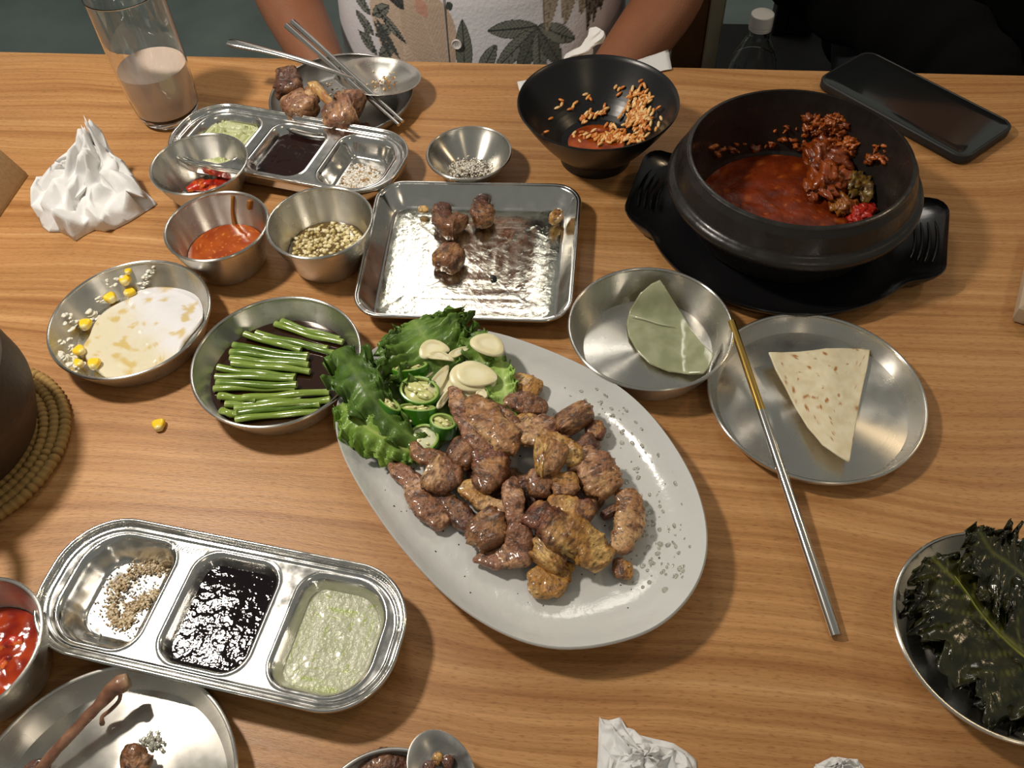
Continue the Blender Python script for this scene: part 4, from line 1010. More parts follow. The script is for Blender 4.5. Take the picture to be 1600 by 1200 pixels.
# ------------------------------------------------------------------ scraps in the rectangular tray
meat([(697, 318), (690, 335), (700, 350), (714, 352), (722, 358)], [14, 26, 30, 36, 20], [.013, .011, .010, .010, .009], 'dark', 'two joined grilled meat lumps with a burnt tip in the rectangular tray', 'brown', flat=.75, name='meat_scrap')
meat([(756, 306), (752, 322), (755, 340), (766, 352)], [14, 24, 34, 14], [.014, .012, .010, .008], 'dark', 'tall grilled meat lump near the far wall of the rectangular tray', 'brown', flat=.75, name='meat_scrap')
meat([(684, 390), (700, 402), (722, 408)], [18, 38, 26], .0095, 'red', 'separate grilled meat lump nearest the camera in the rectangular tray', 'brown', flat=.75, name='meat_scrap')
meat([(862, 334), (870, 338), (876, 342)], [14, 19, 14], .010, 'gold', 'tiny browned garlic bit at the right end of the rectangular tray', flat=.8, name='garlic_bit', cat='garlic')
meat([(655, 328), (663, 327), (671, 327)], [7, 10, 7], .0075, 'gold', 'thin yellow garlic bit at the far left of the rectangular tray', flat=.5, name='garlic_bit', cat='garlic')
b_ = MB(); b_.ell(G(771, 434, .0035), (.0028, .0024, .002), col=(.015, .015, .012), disp=.5, dscale=400)
b_.build('burnt_crumb', M_FOOD, G(771, 434, .002), smooth=180, label='black burnt crumb on the oily floor of the rectangular tray', cat='crumb')

# ------------------------------------------------------------------ radish slice and flatbread
def sheet(name, label, cat, outline, key, hf, M, th, colf, n=40, lift=.0006):
    """a thin slice lying in a dish: outline in pixels, hf(px, py, x, y) gives its height"""
    m_ = len(outline); loop = []; vs = []; cs = []; fs = []; R = 30
    c = (sum(p[0] for p in outline)/m_, sum(p[1] for p in outline)/m_)
    for k in range(m_):
        a, b = outline[k], outline[(k+1) % m_]
        for i in range(6): loop.append((a[0]+(b[0]-a[0])*i/6, a[1]+(b[1]-a[1])*i/6))
    n = len(loop)
    for i in range(R+1):
        f_ = 1-i/R*.985
        for p in loop:
            x, y = c[0]+(p[0]-c[0])*f_, c[1]+(p[1]-c[1])*f_; q = G(x, y, hf(x, y))
            vs.append((q.x, q.y, q.z+nz(q.x, q.y, 2, 60, 2)*.0006)); cs.append(colf(q.x, q.y))
    for i in range(R):
        for j in range(n): fs.append((i*n+j, i*n+(j+1) % n, (i+1)*n+(j+1) % n, (i+1)*n+j))
    fs.append(tuple(R*n+j for j in range(n)))
    b_ = MB(); b_.add(vs, fs, cs); return b_.build(name, M, G(*c, .006), smooth=60, label=label, cat=cat, solid=th)
M_RAD = mat('pickled_radish', rough=.15, vc=True, coat=.4, sss=.2, trans=.25, bump=.0001, bscale=120)
rad = [(1031, 438), (1045, 458), (1062, 486), (1080, 515), (1097, 538), (1117, 556), (1110, 572), (1099, 583), (1075, 584), (1045, 580), (1015, 568), (995, 548), (982, 525), (979, 505), (984, 485), (1000, 458), (1018, 444)]
sheet('pickled_radish_slice', 'folded translucent pale green pickled radish slice', 'radish', [(x, y) for x, y in rad], 'B', lambda x, y: .0045+.0165*smooth(500, 438, y)+.007*smooth(1060, 1120, x), M_RAD, .0014,
      lambda x, y: mix(lin((158, 166, 128)), lin((182, 186, 152)), .5+nz(x, y, 0, 90, 3)))
b_ = MB(); b_.tube([G(983, 492, .0085), G(1005, 498, .0075), G(1030, 506, .0068), G(1055, 511, .0066)], [.0003, .0007, .0007, .0003], 8, .6, col=lin((196, 204, 172)))
cr = b_.build('fold_crease', M_RAD, G(1020, 502, .007), smooth=180)
rs = bpy.data.objects['pickled_radish_slice']; cr.parent = rs; cr.location = cr.location-rs.location
M_TORT = mat('flour_flatbread', rough=.8, vc=True, bump=.0006, bscale=130, sss=.1)
def tcol(x, y): return mix(mix(lin((232, 222, 192)), lin((220, 206, 172)), .5+1.2*nz(x, y, 0, 130, 3)), lin((168, 112, 52)), smooth(.46, .62, nz(x, y, 11, 230, 2)))
tor = [(1201, 551), (1225, 551), (1250, 550), (1270, 548), (1290, 545), (1320, 545), (1345, 546), (1359, 548), (1355, 575), (1348, 605), (1341, 640), (1334, 680), (1327, 722), (1310, 712), (1285, 695), (1262, 668), (1245, 640), (1228, 608), (1212, 578)]
sheet('flatbread_wedge', 'triangular wedge of speckled cream flatbread on the flat steel plate', 'flatbread', tor, 'A', lambda x, y: .0055+.007*smooth(1290, 1200, x)+.005*smooth(650, 722, y)*1.0+.002*math.sin(x*.05), M_TORT, .0012, tcol)

# ------------------------------------------------------------------ perilla leaves
M_PER = mat('soy_perilla', rough=.2, vc=True, bump=.0008, bscale=140, var=.3, vscale=150, coat=.25)
TN = ((20, 20, 9), (42, 42, 18), (98, 100, 42))
leaf('dark perilla leaf heaped at the far side with its tip above the rim', [(1600, 900, .020), (1575, 880, .026), (1550, 862, .030), (1533, 835, .034), (1532, 822, .036)], [.030, .034, .024, .010, .001], [.020, .024, .018, .008, .001], .007, .05, name='perilla_leaf', seed=3, tones=TN, M=M_PER, lobes=7)
leaf('large dark perilla leaf with a visible pale midrib on the right hand dish', [(1640, 1045, .016), (1600, 1020, .019), (1550, 975, .022), (1510, 925, .023), (1475, 890, .022), (1455, 870, .019)], [.036, .040, .040, .034, .022, .004], [.022, .030, .034, .030, .020, .004], .005, .05, name='perilla_leaf', seed=8, tones=TN, M=M_PER, lobes=6, vein=1.6)
leaf('crumpled dark perilla leaf sagging over the left side of the dish', [(1560, 1090, .010), (1520, 1050, .013), (1480, 1000, .015), (1445, 950, .016), (1430, 920, .018)], [.004, .010, .013, .012, .006], [.018, .024, .024, .016, .006], .006, .0, name='perilla_leaf', seed=14, tones=TN, M=M_PER, lobes=8)
leaf('lower crumpled perilla leaf along the near side of the dish', [(1640, 1100, .009), (1600, 1080, .011), (1560, 1050, .013), (1530, 1010, .014)], [.024, .024, .020, .010], [.016, .014, .012, .008], .007, .0, name='perilla_leaf', seed=17, tones=TN, M=M_PER, lobes=8)
b_ = MB(); sp_ = spline([tuple(G(x, y, h)) for x, y, h in [(1640, 1050, .021), (1600, 1026, .0235), (1560, 990, .026), (1530, 955, .027), (1510, 925, .0275), (1492, 900, .0275)]], 24)
b_.tube([q for q in sp_], [.0009-.0006*i/23 for i in range(24)], 8, col=lin((112, 116, 44))); st = b_.build('leaf_stem', M_PER, sp_[12], smooth=180); pl_ = bpy.data.objects['perilla_leaf.001']; st.parent = pl_; st.location = st.location-pl_.location

# ------------------------------------------------------------------ near left plate: bone and scrap
rt = thing('thin_bone', G(110, 1130, .012), 'long thin bare bone with a reddish tip on the near left plate', 'bone')
b_ = MB(); sp_ = spline([(*G(x, y, h), w) for x, y, h, w in [(60, 1205, .010, .0030), (95, 1165, .013, .0030), (130, 1128, .016, .0030), (160, 1095, .019, .0036), (178, 1076, .021, .0048), (190, 1068, .022, .0055), (200, 1062, .0225, .004)]], 44)
b_.tube([q[:3] for q in sp_], [max(.001, q[3]) for q in sp_], 16, .85, disp=lambda p, c0, t, a: c0+(p-c0)*(1+.22*nz(p.x, p.y, p.z, 130)))
b_.c = [mix(mix(lin((150, 110, 84)), lin((110, 72, 56)), .5+nz(*v, 120)), lin((170, 140, 110)), smooth(.8, 1, i/16/44)) for i, v in enumerate(b_.v)]; b_.build('shaft', M_FOOD, G(110, 1130, .012), rt, smooth=180)
b_ = MB(); sp_ = spline([tuple(G(x, y, h)) for x, y, h in [(188, 1080, .019), (186, 1095, .014), (172, 1110, .010), (160, 1120, .008), (160, 1134, .006)]], 16)
b_.tube(sp_, [.001, .0016]+[.0013]*12+[.0016, .001], 10, .5, col=lin((140, 104, 84))); b_.build('tendon', M_FOOD, G(110, 1130, .012), rt, smooth=180)
meat([(190, 1200), (212, 1192), (236, 1200)], [22, 44, 24], .010, 'brown', 'rough brown meat scrap at the bottom edge of the near left plate', name='meat_scrap')
meat([(36, 1204), (55, 1197), (80, 1200)], [8, 14, 10], .008, 'dark', 'flat dark scrap under the end of the thin bone', name='meat_scrap')
r3 = random.Random(77); pts = [G(236+r3.gauss(0, 8), 1158+r3.gauss(0, 7), .0022) for _ in range(60)]
grains('wet_residue', 'small clear wet residue spot on the near left plate', 'residue', pts, .0009, [lin((180, 176, 160)), lin((210, 206, 190))], M=mat('clear_residue', (.8, .8, .7), .1, trans=.6), seed=2)
# leftovers and spoon at the bottom edge
o_ = meat([(560, 1204), (600, 1198), (640, 1204)], [20, 34, 20], .008, 'dark', 'dark leftovers in the dish at the bottom frame edge', name='leftover_food', cat='food')
def near_spoon():
    c = G(690, 1206, .019); o = thing('table_spoon', c, 'dark steel spoon holding a bite of food at the bottom frame edge', 'spoon')
    prof = [(0.0001, -.0055), (.4, -.0052), (.8, -.003), (1, 0), (1.02, .0006), (.97, .0008), (.78, -.0022), (.4, -.0042), (.0001, -.0045)]
    b_ = MB(); n = 48; R = Matrix.Rotation(-.9, 3, 'Z')
    b_.rings([[c+R @ Vector((.0215*r*math.cos(2*math.pi*j/n), .0155*r*math.sin(2*math.pi*j/n), z)) for j in range(n)] for r, z in prof]); b_.build('spoon_bowl', M_STEELD, c, o, smooth=60)
    d = R @ Vector((1, 0, 0)); b_ = MB(); b_.tube([c+d*(.020+.11*i/12)+Vector((0, 0, .002+.012*math.sin(i/12*1.4))) for i in range(13)], [.0028]*12+[.0018], 10, .4); b_.build('spoon_handle', M_ROD, c, o, smooth=60)
    for x, y, tn in ((682, 1188, 'gold'), (700, 1194, 'dark'), (670, 1196, 'dark')):
        q = meat([(x-8, y+4), (x, y), (x+8, y+3)], [8, 15, 8], .018, tn, {(682): 'yellowish morsel held in the spoon at the bottom frame edge', (700): 'dark morsel on the right in the spoon at the bottom edge', (670): 'dark morsel on the left in the spoon at the bottom edge'}[x], name='food_morsel', cat='food')
near_spoon()

# ------------------------------------------------------------------ napkins
def crumple(label, outline, top, hmax, seed, dens=34, name='crumpled_napkin', fr=55, thick=.0003, base=.0006):
    """crumpled tissue; outline in pixels at table level, top = pixel of the summit"""
    m_ = len(outline); loop = []
    P_ = [G(x, y, .001) for x, y in outline]
    for k in range(m_):
        for i in range(8): loop.append(P_[k].lerp(P_[(k+1) % m_], i/8))
    c = G(*top, 0); c0 = sum(P_, Vector())/m_; vs = []; fs = []; r2 = random.Random(seed); rings = 9; n = 26
    per = [loop[int(k*len(loop)/n)] for k in range(n)]
    for i in range(rings+1):
        g = i/rings*.97; f_ = 1-g
        for k, p in enumerate(per):
            ce = c0.lerp(c, smooth(0, 1, g)); q = Vector((ce.x+(p.x-c0.x)*f_, ce.y+(p.y-c0.y)*f_, 0)); a = (p-c0).length*.22
            if i: q += Vector((r2.gauss(0, 1), r2.gauss(0, 1), 0))*a*.35*min(1, f_*2)
            bulk = hmax*(g**.75)*(.72+.28*math.sin(k*1.9+seed)) if i else 0
            q.z = TZ+max(base, bulk*(1+r2.gauss(0, .20))+(hmax*.16*abs(r2.gauss(0, 1)) if i else 0)*f_)
            vs.append(tuple(q))
    for i in range(rings):
        for j in range(n):
            a, b, d, e = i*n+j, i*n+(j+1) % n, (i+1)*n+(j+1) % n, (i+1)*n+j
            fs += [(a, b, d), (a, d, e)] if r2.random() < .5 else [(a, b, e), (b, d, e)]
    fs.append(tuple(rings*n+j for j in range(n)))
    b_ = MB(); b_.add(vs, fs); o = b_.build(name, M_PAPER, (c0.x, c0.y, TZ), smooth=180, label=label, cat='napkin')
    for e in o.data.edges: pass
    cr = o.data.attributes.new('crease_edge', 'FLOAT', 'EDGE'); cr.data.foreach_set('value', [r2.choice([0, .5, .9, 1]) for _ in o.data.edges])
    md = o.modifiers.new('subdivision', 'SUBSURF'); md.levels = 2; md.render_levels = 2
    md = o.modifiers.new('thickness', 'SOLIDIFY'); md.thickness = thick; md.offset = 1
    return o
crumple('crumpled white tissue napkin standing near the left of the table', [(52, 318), (60, 340), (70, 362), (98, 362), (118, 376), (145, 358), (170, 362), (205, 345), (246, 318), (222, 296), (205, 290), (175, 282), (130, 285), (95, 295), (70, 300)], (172, 275), .050, 3)
crumple('crumpled white napkin at the bottom edge, left of the smaller one', [(936, 1122), (960, 1126), (1000, 1148), (1040, 1158), (1088, 1182), (1092, 1230), (1010, 1250), (930, 1230), (934, 1180)], (1005, 1190), .012, 8, fr=45)
crumple('small crumpled white napkin corner at the bottom right', [(1272, 1196), (1300, 1182), (1320, 1184), (1345, 1190), (1372, 1230), (1300, 1250), (1262, 1230)], (1310, 1200), .009, 12, fr=60)
# napkins behind the black bowl: flat folded one and a twisted upright one
b_ = MB(); out = [(808, 128), (830, 124), (1000, 96), (1044, 78), (1050, 108), (1030, 112), (900, 135), (812, 145)]
P_ = [G(x, y, .0018) for x, y in out]; m_ = len(P_); vs = []; fs = []; c = sum(P_, Vector())/m_; loop = []
for k in range(m_):
    for i in range(6): loop.append(P_[k].lerp(P_[(k+1) % m_], i/6))
for i in range(15):
    f_ = 1-i/15
    for p in loop: q = c+(p-c)*f_; vs.append((q.x, min(q.y, EDGE-.001) if False else q.y, q.z+.0012*abs(nz(q.x, q.y, 0, 60))))
n = len(loop)
for i in range(14):
    for j in range(n): fs.append((i*n+j, i*n+(j+1) % n, (i+1)*n+(j+1) % n, (i+1)*n+j))
fs.append(tuple(14*n+j for j in range(n))); b_.add(vs, fs); b_.build('paper_napkin', M_PAPER, c, smooth=40, label='flat white napkin under the black rice bowl, corners sticking out', cat='napkin', solid=.0004)
b_ = MB(); path = [G(900, 92, .012), G(912, 78, .026), G(922, 66, .034), G(932, 55, .040), G(938, 46, .044)]
sp_ = spline([(*p, w) for p, w in zip(path, [.014, .0085, .0065, .0085, .004])], 26)
b_.tube([q[:3] for q in sp_], [q[3] for q in sp_], 26, .45, disp=lambda p, c0, t, a: c0+(p-c0)*(1+.5*(1-2*abs(noise.noise(Vector((math.cos(a)*1.7, math.sin(a)*1.7, t*1.5)))))))
b_.build('twisted_napkin', M_PAPER, path[0], smooth=35, label='twisted white tissue standing up behind the black rice bowl', cat='napkin')

# ------------------------------------------------------------------ drinking glass
def glass():
    cx, cy = -.4085, .6640; H = .122; o = thing('drinking_glass', (cx, cy, TZ), 'tall clear glass half full of cloudy white drink', 'glass')
    prof = [(.0001, .0008), (.018, .0004), (.0235, .0015), (.0262, .0045), (.0285, .012), (.0305, .03), (.0318, .06), (.0322, H-.001), (.0318, H), (.0312, H-.001), (.0308, .06), (.0295, .03), (.0274, .013), (.0248, .0085), (.020, .0070), (.0001, .0068)]
    b_ = MB(); b_.lathe(prof, 80, (cx, cy, TZ)); b_.build('tumbler', M_GLASS, (cx, cy, TZ), o, smooth=80)
    M = mat('cloudy_drink', lin((230, 212, 196)), .15, trans=.35, ior=1.33)
    nt = M.node_tree
    pr = [(.0001, .0072), (.0198, .0074), (.0244, .0089), (.0268, .0134), (.0289, .03), (.0300, .0525), (.0300, .0530), (.0001, .0530)]
    b_ = MB(); b_.lathe(pr, 80, (cx, cy, TZ)); b_.build('cloudy_rice_drink', M, (cx, cy, TZ+.0072), smooth=60, label='cloudy whitish drink filling the lower half of the glass', cat='drink', kind='stuff')
glass()

# ------------------------------------------------------------------ phone
def phone():
    P_ = [G(1277, 116, .009), G(1450, 112, .009), G(1588, 186, .009), G(1506, 240, .009)]
    a = P_[3]-P_[0]; a.z = 0; ang = math.atan2(a.y, a.x); L_, W_ = .156, .074
    c = G(1427, 158, .009); c.z = TZ
    u = Vector((math.cos(ang), math.sin(ang), 0))
    mid = (G(1392, 184, .009)+G(1520, 152, .009))/2
    o = thing('smartphone', mid_(c), 'black smartphone lying face up near the far right table edge', 'phone'); o.rotation_euler = (0, 0, ang)
    M_CASE = mat('black_rubber_case', (.012, .012, .012), .5); M_SCR = mat('dark_glass_screen', (.010, .011, .011), .05, coat=1, ior=1.6)
    b_ = MB()
    b_.rings([[(x, y, z) for x, y in rrect(L_/2-e, W_/2-e, .012, 8)] for e, z in ((.002, .0002), (0, .002), (0, .0085), (.0006, .0094), (.0018, .0096), (.0022, .0090), (.011, .0090))]); b_.build('case', M_CASE, (0, 0, 0), o, smooth=50)
    b_ = MB(); b_.rings([[(x, y, z) for x, y in rrect(L_/2-e, W_/2-e, .010, 8)] for e, z in ((.0026, .0090), (.0024, .0093), (.003, .0095), (.0115, .0095))]); b_.build('screen', M_SCR, (0, 0, 0), o, smooth=50)
def mid_(c): return c
phone()

# ------------------------------------------------------------------ left: small pot on woven trivet, box
pot('small_stew_pot', 'dark stone pot on a woven mat at the left frame edge', -.4230, .2850, .0640, .080, .0670, .045, .052, .0085, 'LP', mat('brown_black_stone', lin((62, 48, 38)), .55, bump=.0003, bscale=260, var=.2, vscale=150), ring=False)
def lpc(x, y): return mix(lin((170, 84, 28)), lin((96, 38, 12)), .5+1.2*nz(x, y, 0, 80, 3))
pool('leftover_stew', 'LP', .045, M_FOOD, 'orange brown stew inside the stone pot at the left edge', 'stew', colf=lpc, wave=.002)
lp = bpy.data.objects['small_stew_pot']; b_ = MB()
hp = [(-.405+.012*0, .222, .070), (-.392, .205, .074), (-.372, .200, .076), (-.362, .212, .076), (-.366, .228, .074), (-.378, .240, .070)]
b_.tube([(x, y, TZ+z) for x, y, z in spline(hp, 24)], .0045, 10); b_.build('loop_handle', M_IRON, lp.location, lp, smooth=180)
tr = thing('woven_trivet', (-.4230, .2850, TZ), 'round woven straw trivet under the stone pot', 'trivet')
M_STRAW = mat('straw', rough=.75, vc=True, bump=.0004, bscale=600)
for k in range(7):
    R_ = .0700-.0068*k; b_ = MB(); n = 260; pth = []; rad = []
    loops = []
    for i in range(n):
        a = 2*math.pi*i/n; tw = abs(math.sin(a*(46-4*k)+k)); r = .0029+.0013*tw
        cc = Vector((-.4230+R_*math.cos(a), .2850+R_*math.sin(a), TZ+.0042)); ra = Vector((math.cos(a), math.sin(a), 0))
        loops.append([cc+ra*(r*math.cos(2*math.pi*j/10))+Vector((0, 0, r*math.sin(2*math.pi*j/10))) for j in range(10)])
    b_.rings(loops, loopclose=True); b_.c = [mix(lin((112, 84, 40)), lin((172, 138, 80)), abs(math.sin(2*math.pi*(q//10)/n*(46-4*k)+k))**.7*.9+.1*rnd.random()) for q in range(n*10)]
    b_.build('straw_coil', M_STRAW, (-.4230, .2850, TZ), tr, smooth=60)
b_ = MB(); b_.lathe([(.0001, .0006), (.066, .0006), (.066, .004), (.0001, .004)], 48, (-.4230, .2850, TZ), col=lin((96, 70, 36))); b_.build('straw_core', M_STRAW, (-.4230, .2850, TZ), tr, smooth=40)
M_BOXW = mat('brown_cardboard', lin((168, 138, 98)), .7, var=.12, vscale=400)
o = thing('napkin_box', (-.56, .52, TZ), 'tan box cut off by the left frame edge beside the crumpled napkin', 'box'); b_ = MB()
b_.rings([[(x, y, TZ+z) for x, y in ((-.640, .430), (-.508+e, .430), (-.508+e, .571+e*.3), (-.640, .571+e*.3))] for e, z in ((0, .0004), (0, .004), (-.012, .038))]); b_.build('box_body', M_BOXW, (-.56, .52, TZ), o, smooth=20)
b_ = MB(); b_.rings([[(x, y, TZ+z) for x, y in ((-.638, .432), (-.521, .432), (-.521, .566), (-.638, .566))] for z in (.0382, .040)]); b_.build('box_lid', mat('light_cardboard', lin((206, 182, 140)), .7), (-.56, .52, TZ), o, smooth=20)
# right: tissue pack with a green band
p0, p1 = G(1579, 503, .001), G(1603, 395, .001); ang = math.atan2(p1.y-p0.y, p1.x-p0.x)
o = thing('tissue_pack', p0, 'beige tissue pack with a green band at the right frame edge', 'tissue pack'); o.rotation_euler = (0, 0, ang)
def lpk(e, z): return [(x, -y, z) for x, y in ((e, e), (.10-e, e), (.10-e, .07-e), (e, .07-e))][::-1]
b_ = MB(); b_.rings([lpk(.001, .0005), lpk(0, .003), lpk(0, .014), lpk(.003, .018)]); b_.build('pack_body', mat('beige_film', lin((190, 172, 146)), .45, bump=.0006, bscale=90), (0, 0, 0), o, smooth=30)
b_ = MB(); b_.box(-.0008, .0060, -.066, -.008, .002, .0150); b_.build('green_band', mat('green_print', lin((20, 110, 40)), .4), (0, 0, 0), o, smooth=None)
b_ = MB(); b_.box(.0062, .0100, -.066, -.012, .010, .0192); b_.build('blue_band', mat('blue_print', lin((120, 150, 160)), .4), (0, 0, 0), o, smooth=None)

# ------------------------------------------------------------------ chairs, bottle
M_CHW = mat('dark_brown_wood', lin((92, 58, 26)), .5, var=.2, vscale=30, stretch=(1, 8, 1)); M_CHL = mat('pale_wood_edge', lin((168, 160, 138)), .5)
def chair(cx, label, w_=.44, dy=-.02, inset=0, M_CHW=M_CHW, M_CHL=M_CHL):
    y0 = EDGE+dy; o = thing('chair', (cx, y0+.22, 0), label, 'chair'); og = (cx, y0+.22, 0)
    b_ = MB(); b_.box(cx-w_/2, cx+w_/2-.018, y0, y0+.44, .43, .452, bev=.003); b_.build('seat', M_CHW, og, o, smooth=30)
    b_ = MB(); b_.box(cx+w_/2-.0175, cx+w_/2, y0, y0+.44, .428, .453, bev=.002); b_.build('seat_edging', M_CHL, og, o, smooth=30)
    for sx in (-1, 1):
        for yy in (y0+.03, y0+.41):
            b_ = MB(); b_.box(cx+sx*(w_/2-.04)-.018, cx+sx*(w_/2-.04)+.018, yy-.018, yy+.018, .001, .4295, bev=.003); b_.build('leg', M_CHW, og, o, smooth=30)
        xc = cx+sx*(w_/2-.043-inset); b_ = MB(); b_.box(xc-.022, xc+.022, y0+.405, y0+.435, .4535, .85, bev=.003); b_.build('back_post', M_CHW, og, o, smooth=30)
        xc = cx+sx*(w_/2-.0105-inset); b_ = MB(); b_.box(xc-.0103, xc+.0103, y0+.403, y0+.437, .4535, .852, bev=.002); b_.build('pale_post_edging', M_CHL, og, o, smooth=30)
    b_ = MB(); b_.box(cx-w_/2+.066+inset, cx+w_/2-.066-inset, y0+.41, y0+.43, .62, .84, bev=.004); b_.build('backrest', M_CHW, og, o, smooth=30)
chair(-.072, 'brown wooden chair with a pale edge under the person in the leaf print shirt')
M_CHD = mat('black_painted_wood', (.012, .012, .012), .6)
chair(.420, 'dark wooden chair under the person in black', .54, .165, .10, M_CHD, M_CHD)
def bottle():
    d = CX*((1190-800)/FOC) - CU*((32-600)/FOC) + CF; c = Vector((0, 0, TZ+CAMH))+d*((.4536+.198-.009-TZ-CAMH)/d.z)
    cx, cy = c.x, c.y; zt = c.z+.009; Hh = .198; z0 = zt-Hh
    o = thing('plastic_bottle', (cx, cy, z0), 'clear plastic bottle with a white cap beyond the table edge', 'bottle')
    M_PET = mat('clear_plastic', (.95, .97, .97), .03, trans=1, ior=1.35)
    prof = [(.0001, .004), (.022, .002), (.030, .0), (.0325, .006), (.0325, .05), (.0312, .054), (.0325, .058), (.0325, .110), (.0322, .118), (.028, .138), (.020, .155), (.0135, .168), (.0125, .172), (.0125, .182), (.0115, .182), (.0115, .172), (.0125, .167), (.019, .154), (.027, .137), (.0312, .118), (.0315, .058), (.030, .054), (.0315, .05), (.0315, .007), (.0001, .006)]
    b_ = MB(); b_.lathe(prof, 56, (cx, cy, z0)); b_.build('bottle_body', M_PET, (cx, cy, z0), o, smooth=50)
    b_ = MB(); b_.lathe([(.0127, .1785), (.0142, .1785), (.0144, .1825), (.0138, .183), (.0145, .1838), (.0142, .1975), (.0130, .1985), (.0001, .1985)], 56, (cx, cy, z0)); b_.build('cap', mat('white_plastic', lin((226, 222, 216)), .4), (cx, cy, z0), o, smooth=50)
bottle()

# ------------------------------------------------------------------ people
def person(cx, skin, label, clothes, dy):
    cy = EDGE+dy; root = thing('person', (cx, cy, .455), label, 'person'); og = (cx, cy, .455)
    J = {'pel': (0, .02, .56), 'sp1': (0, .01, .70), 'sp2': (0, .0, .86), 'ch': (0, .0, .97), 'nk': (0, -.01, 1.06), 'hd': (0, -.03, 1.15)}
    E_ = [('pel', 'sp1'), ('sp1', 'sp2'), ('sp2', 'ch'), ('ch', 'nk'), ('nk', 'hd')]; Rd = {'pel': (.15, .11), 'sp1': (.135, .10), 'sp2': (.14, .10), 'ch': (.13, .09), 'nk': (.058, .058), 'hd': (.06, .06)}
    for s_, n_ in ((-1, 'l'), (1, 'r')):
        J.update({n_+'sh': (s_*.175, .0, .99), n_+'el': (s_*.228, -.055, .735), n_+'wr': (s_*.12, -.22, .665), n_+'pa': (s_*.09, -.27, .655),
                  n_+'hp': (s_*.09, -.03, .54), n_+'kn': (s_*.11, -.42, .545), n_+'an': (s_*.11, -.40, .10), n_+'to': (s_*.12, -.53, .045)})
        E_ += [('ch', n_+'sh'), (n_+'sh', n_+'el'), (n_+'el', n_+'wr'), (n_+'wr', n_+'pa'), ('pel', n_+'hp'), (n_+'hp', n_+'kn'), (n_+'kn', n_+'an'), (n_+'an', n_+'to')]
        Rd.update({n_+'sh': (.062, .062), n_+'el': (.043, .043), n_+'wr': (.028, .022), n_+'pa': (.036, .018), n_+'hp': (.085, .085), n_+'kn': (.06, .06), n_+'an': (.042, .042), n_+'to': (.038, .03)})
        for k in range(4):
            b0 = n_+'f%d' % k; x = s_*(.09-.022+.015*k); ln = (.030, .036, .034, .026)[k]
            J[b0+'a'] = (x-s_*.012, -.30, .650); J[b0+'b'] = (x-s_*.02, -.30-ln, .640); J[b0+'c'] = (x-s_*.022, -.30-ln*1.6, .622)
            E_ += [(n_+'pa', b0+'a'), (b0+'a', b0+'b'), (b0+'b', b0+'c')]
            for q, r in zip('abc', (.0095, .0085, .0075)): Rd[b0+q] = (r, r)
        J[n_+'t1'] = (s_*.055, -.255, .655); J[n_+'t2'] = (s_*.035, -.285, .648); E_ += [(n_+'wr', n_+'t1'), (n_+'t1', n_+'t2')]; Rd[n_+'t1'] = (.011, .011); Rd[n_+'t2'] = (.009, .009)
    nm = list(J); me = bpy.data.meshes.new('body'); me.from_pydata([(J[k][0], J[k][1], J[k][2]-.455) for k in nm], [(nm.index(a), nm.index(b)) for a, b in E_], [])
    o = bpy.data.objects.new('body', me); C.objects.link(o); o.parent = root; me.materials.append(skin)
    md = o.modifiers.new('skin', 'SKIN'); md.use_smooth_shade = True
    for v, k in zip(me.skin_vertices[0].data, nm): v.radius = Rd[k]; v.use_root = (k == 'pel')
    s2 = o.modifiers.new('sub', 'SUBSURF'); s2.levels = 1; s2.render_levels = 2
    # head
    b_ = MB(); vs = []; fs = []; n, mm = 40, 28; hc = Vector((cx, cy-.035, 1.215))
    for i in range(mm+1):
        th = math.pi*i/mm
        for j in range(n):
            ph = 2*math.pi*j/n; d = Vector((math.sin(th)*math.cos(ph), math.sin(th)*math.sin(ph), math.cos(th)))
            p = Vector((d.x*.073, d.y*.092, d.z*.115)); low = smooth(.02, -.11, p.z); p.x *= 1-.30*low; p.y *= 1-.12*low
            if d.y < 0:
                f_ = math.exp(-(p.x/.011)**2)*(smooth(.02, -.018, p.z) if p.z > -.02 else smooth(-.032, -.02, p.z)); p.y -= .020*f_
                for sx in (-1, 1): p.y += .007*math.exp(-((p.x-sx*.030)**2+(p.z-.008)**2)/.00018)
                p.y -= .005*math.exp(-(p.x/.02)**2-((p.z+.050)/.008)**2)
            vs.append(hc+p)
    for i in range(mm):
        for j in range(n): fs.append((i*n+j, i*n+(j+1) % n, (i+1)*n+(j+1) % n, (i+1)*n+j))
    b_.add(vs, fs); b_.build('head', skin, og, root, smooth=180, recalc=True)
    for sx in (-1, 1):
        b_ = MB(); b_.ell(hc+Vector((sx*.074, .005, -.002)), (.008, .018, .030), nu=12, nv=10); b_.build('ear', skin, og, root, smooth=180)
        b_ = MB(); b_.ell(hc+Vector((sx*.030, -.079, .008)), (.012, .008, .009), nu=14, nv=10); b_.build('eye', mat('eye_white', (.7, .7, .68), .2), og, root, smooth=180)
        b_ = MB(); b_.ell(hc+Vector((sx*.030, -.0856, .007)), (.0055, .0022, .0055), nu=12, nv=8); b_.build('iris', mat('iris', (.02, .01, .006), .2), og, root, smooth=180)
    b_ = MB(); b_.ell(hc+Vector((0, -.0885, -.050)), (.024, .006, .007), nu=16, nv=8); b_.build('lips', mat('lips', lin((150, 84, 72)), .4), og, root, smooth=180)
    b_ = MB(); vs = []; fs = []
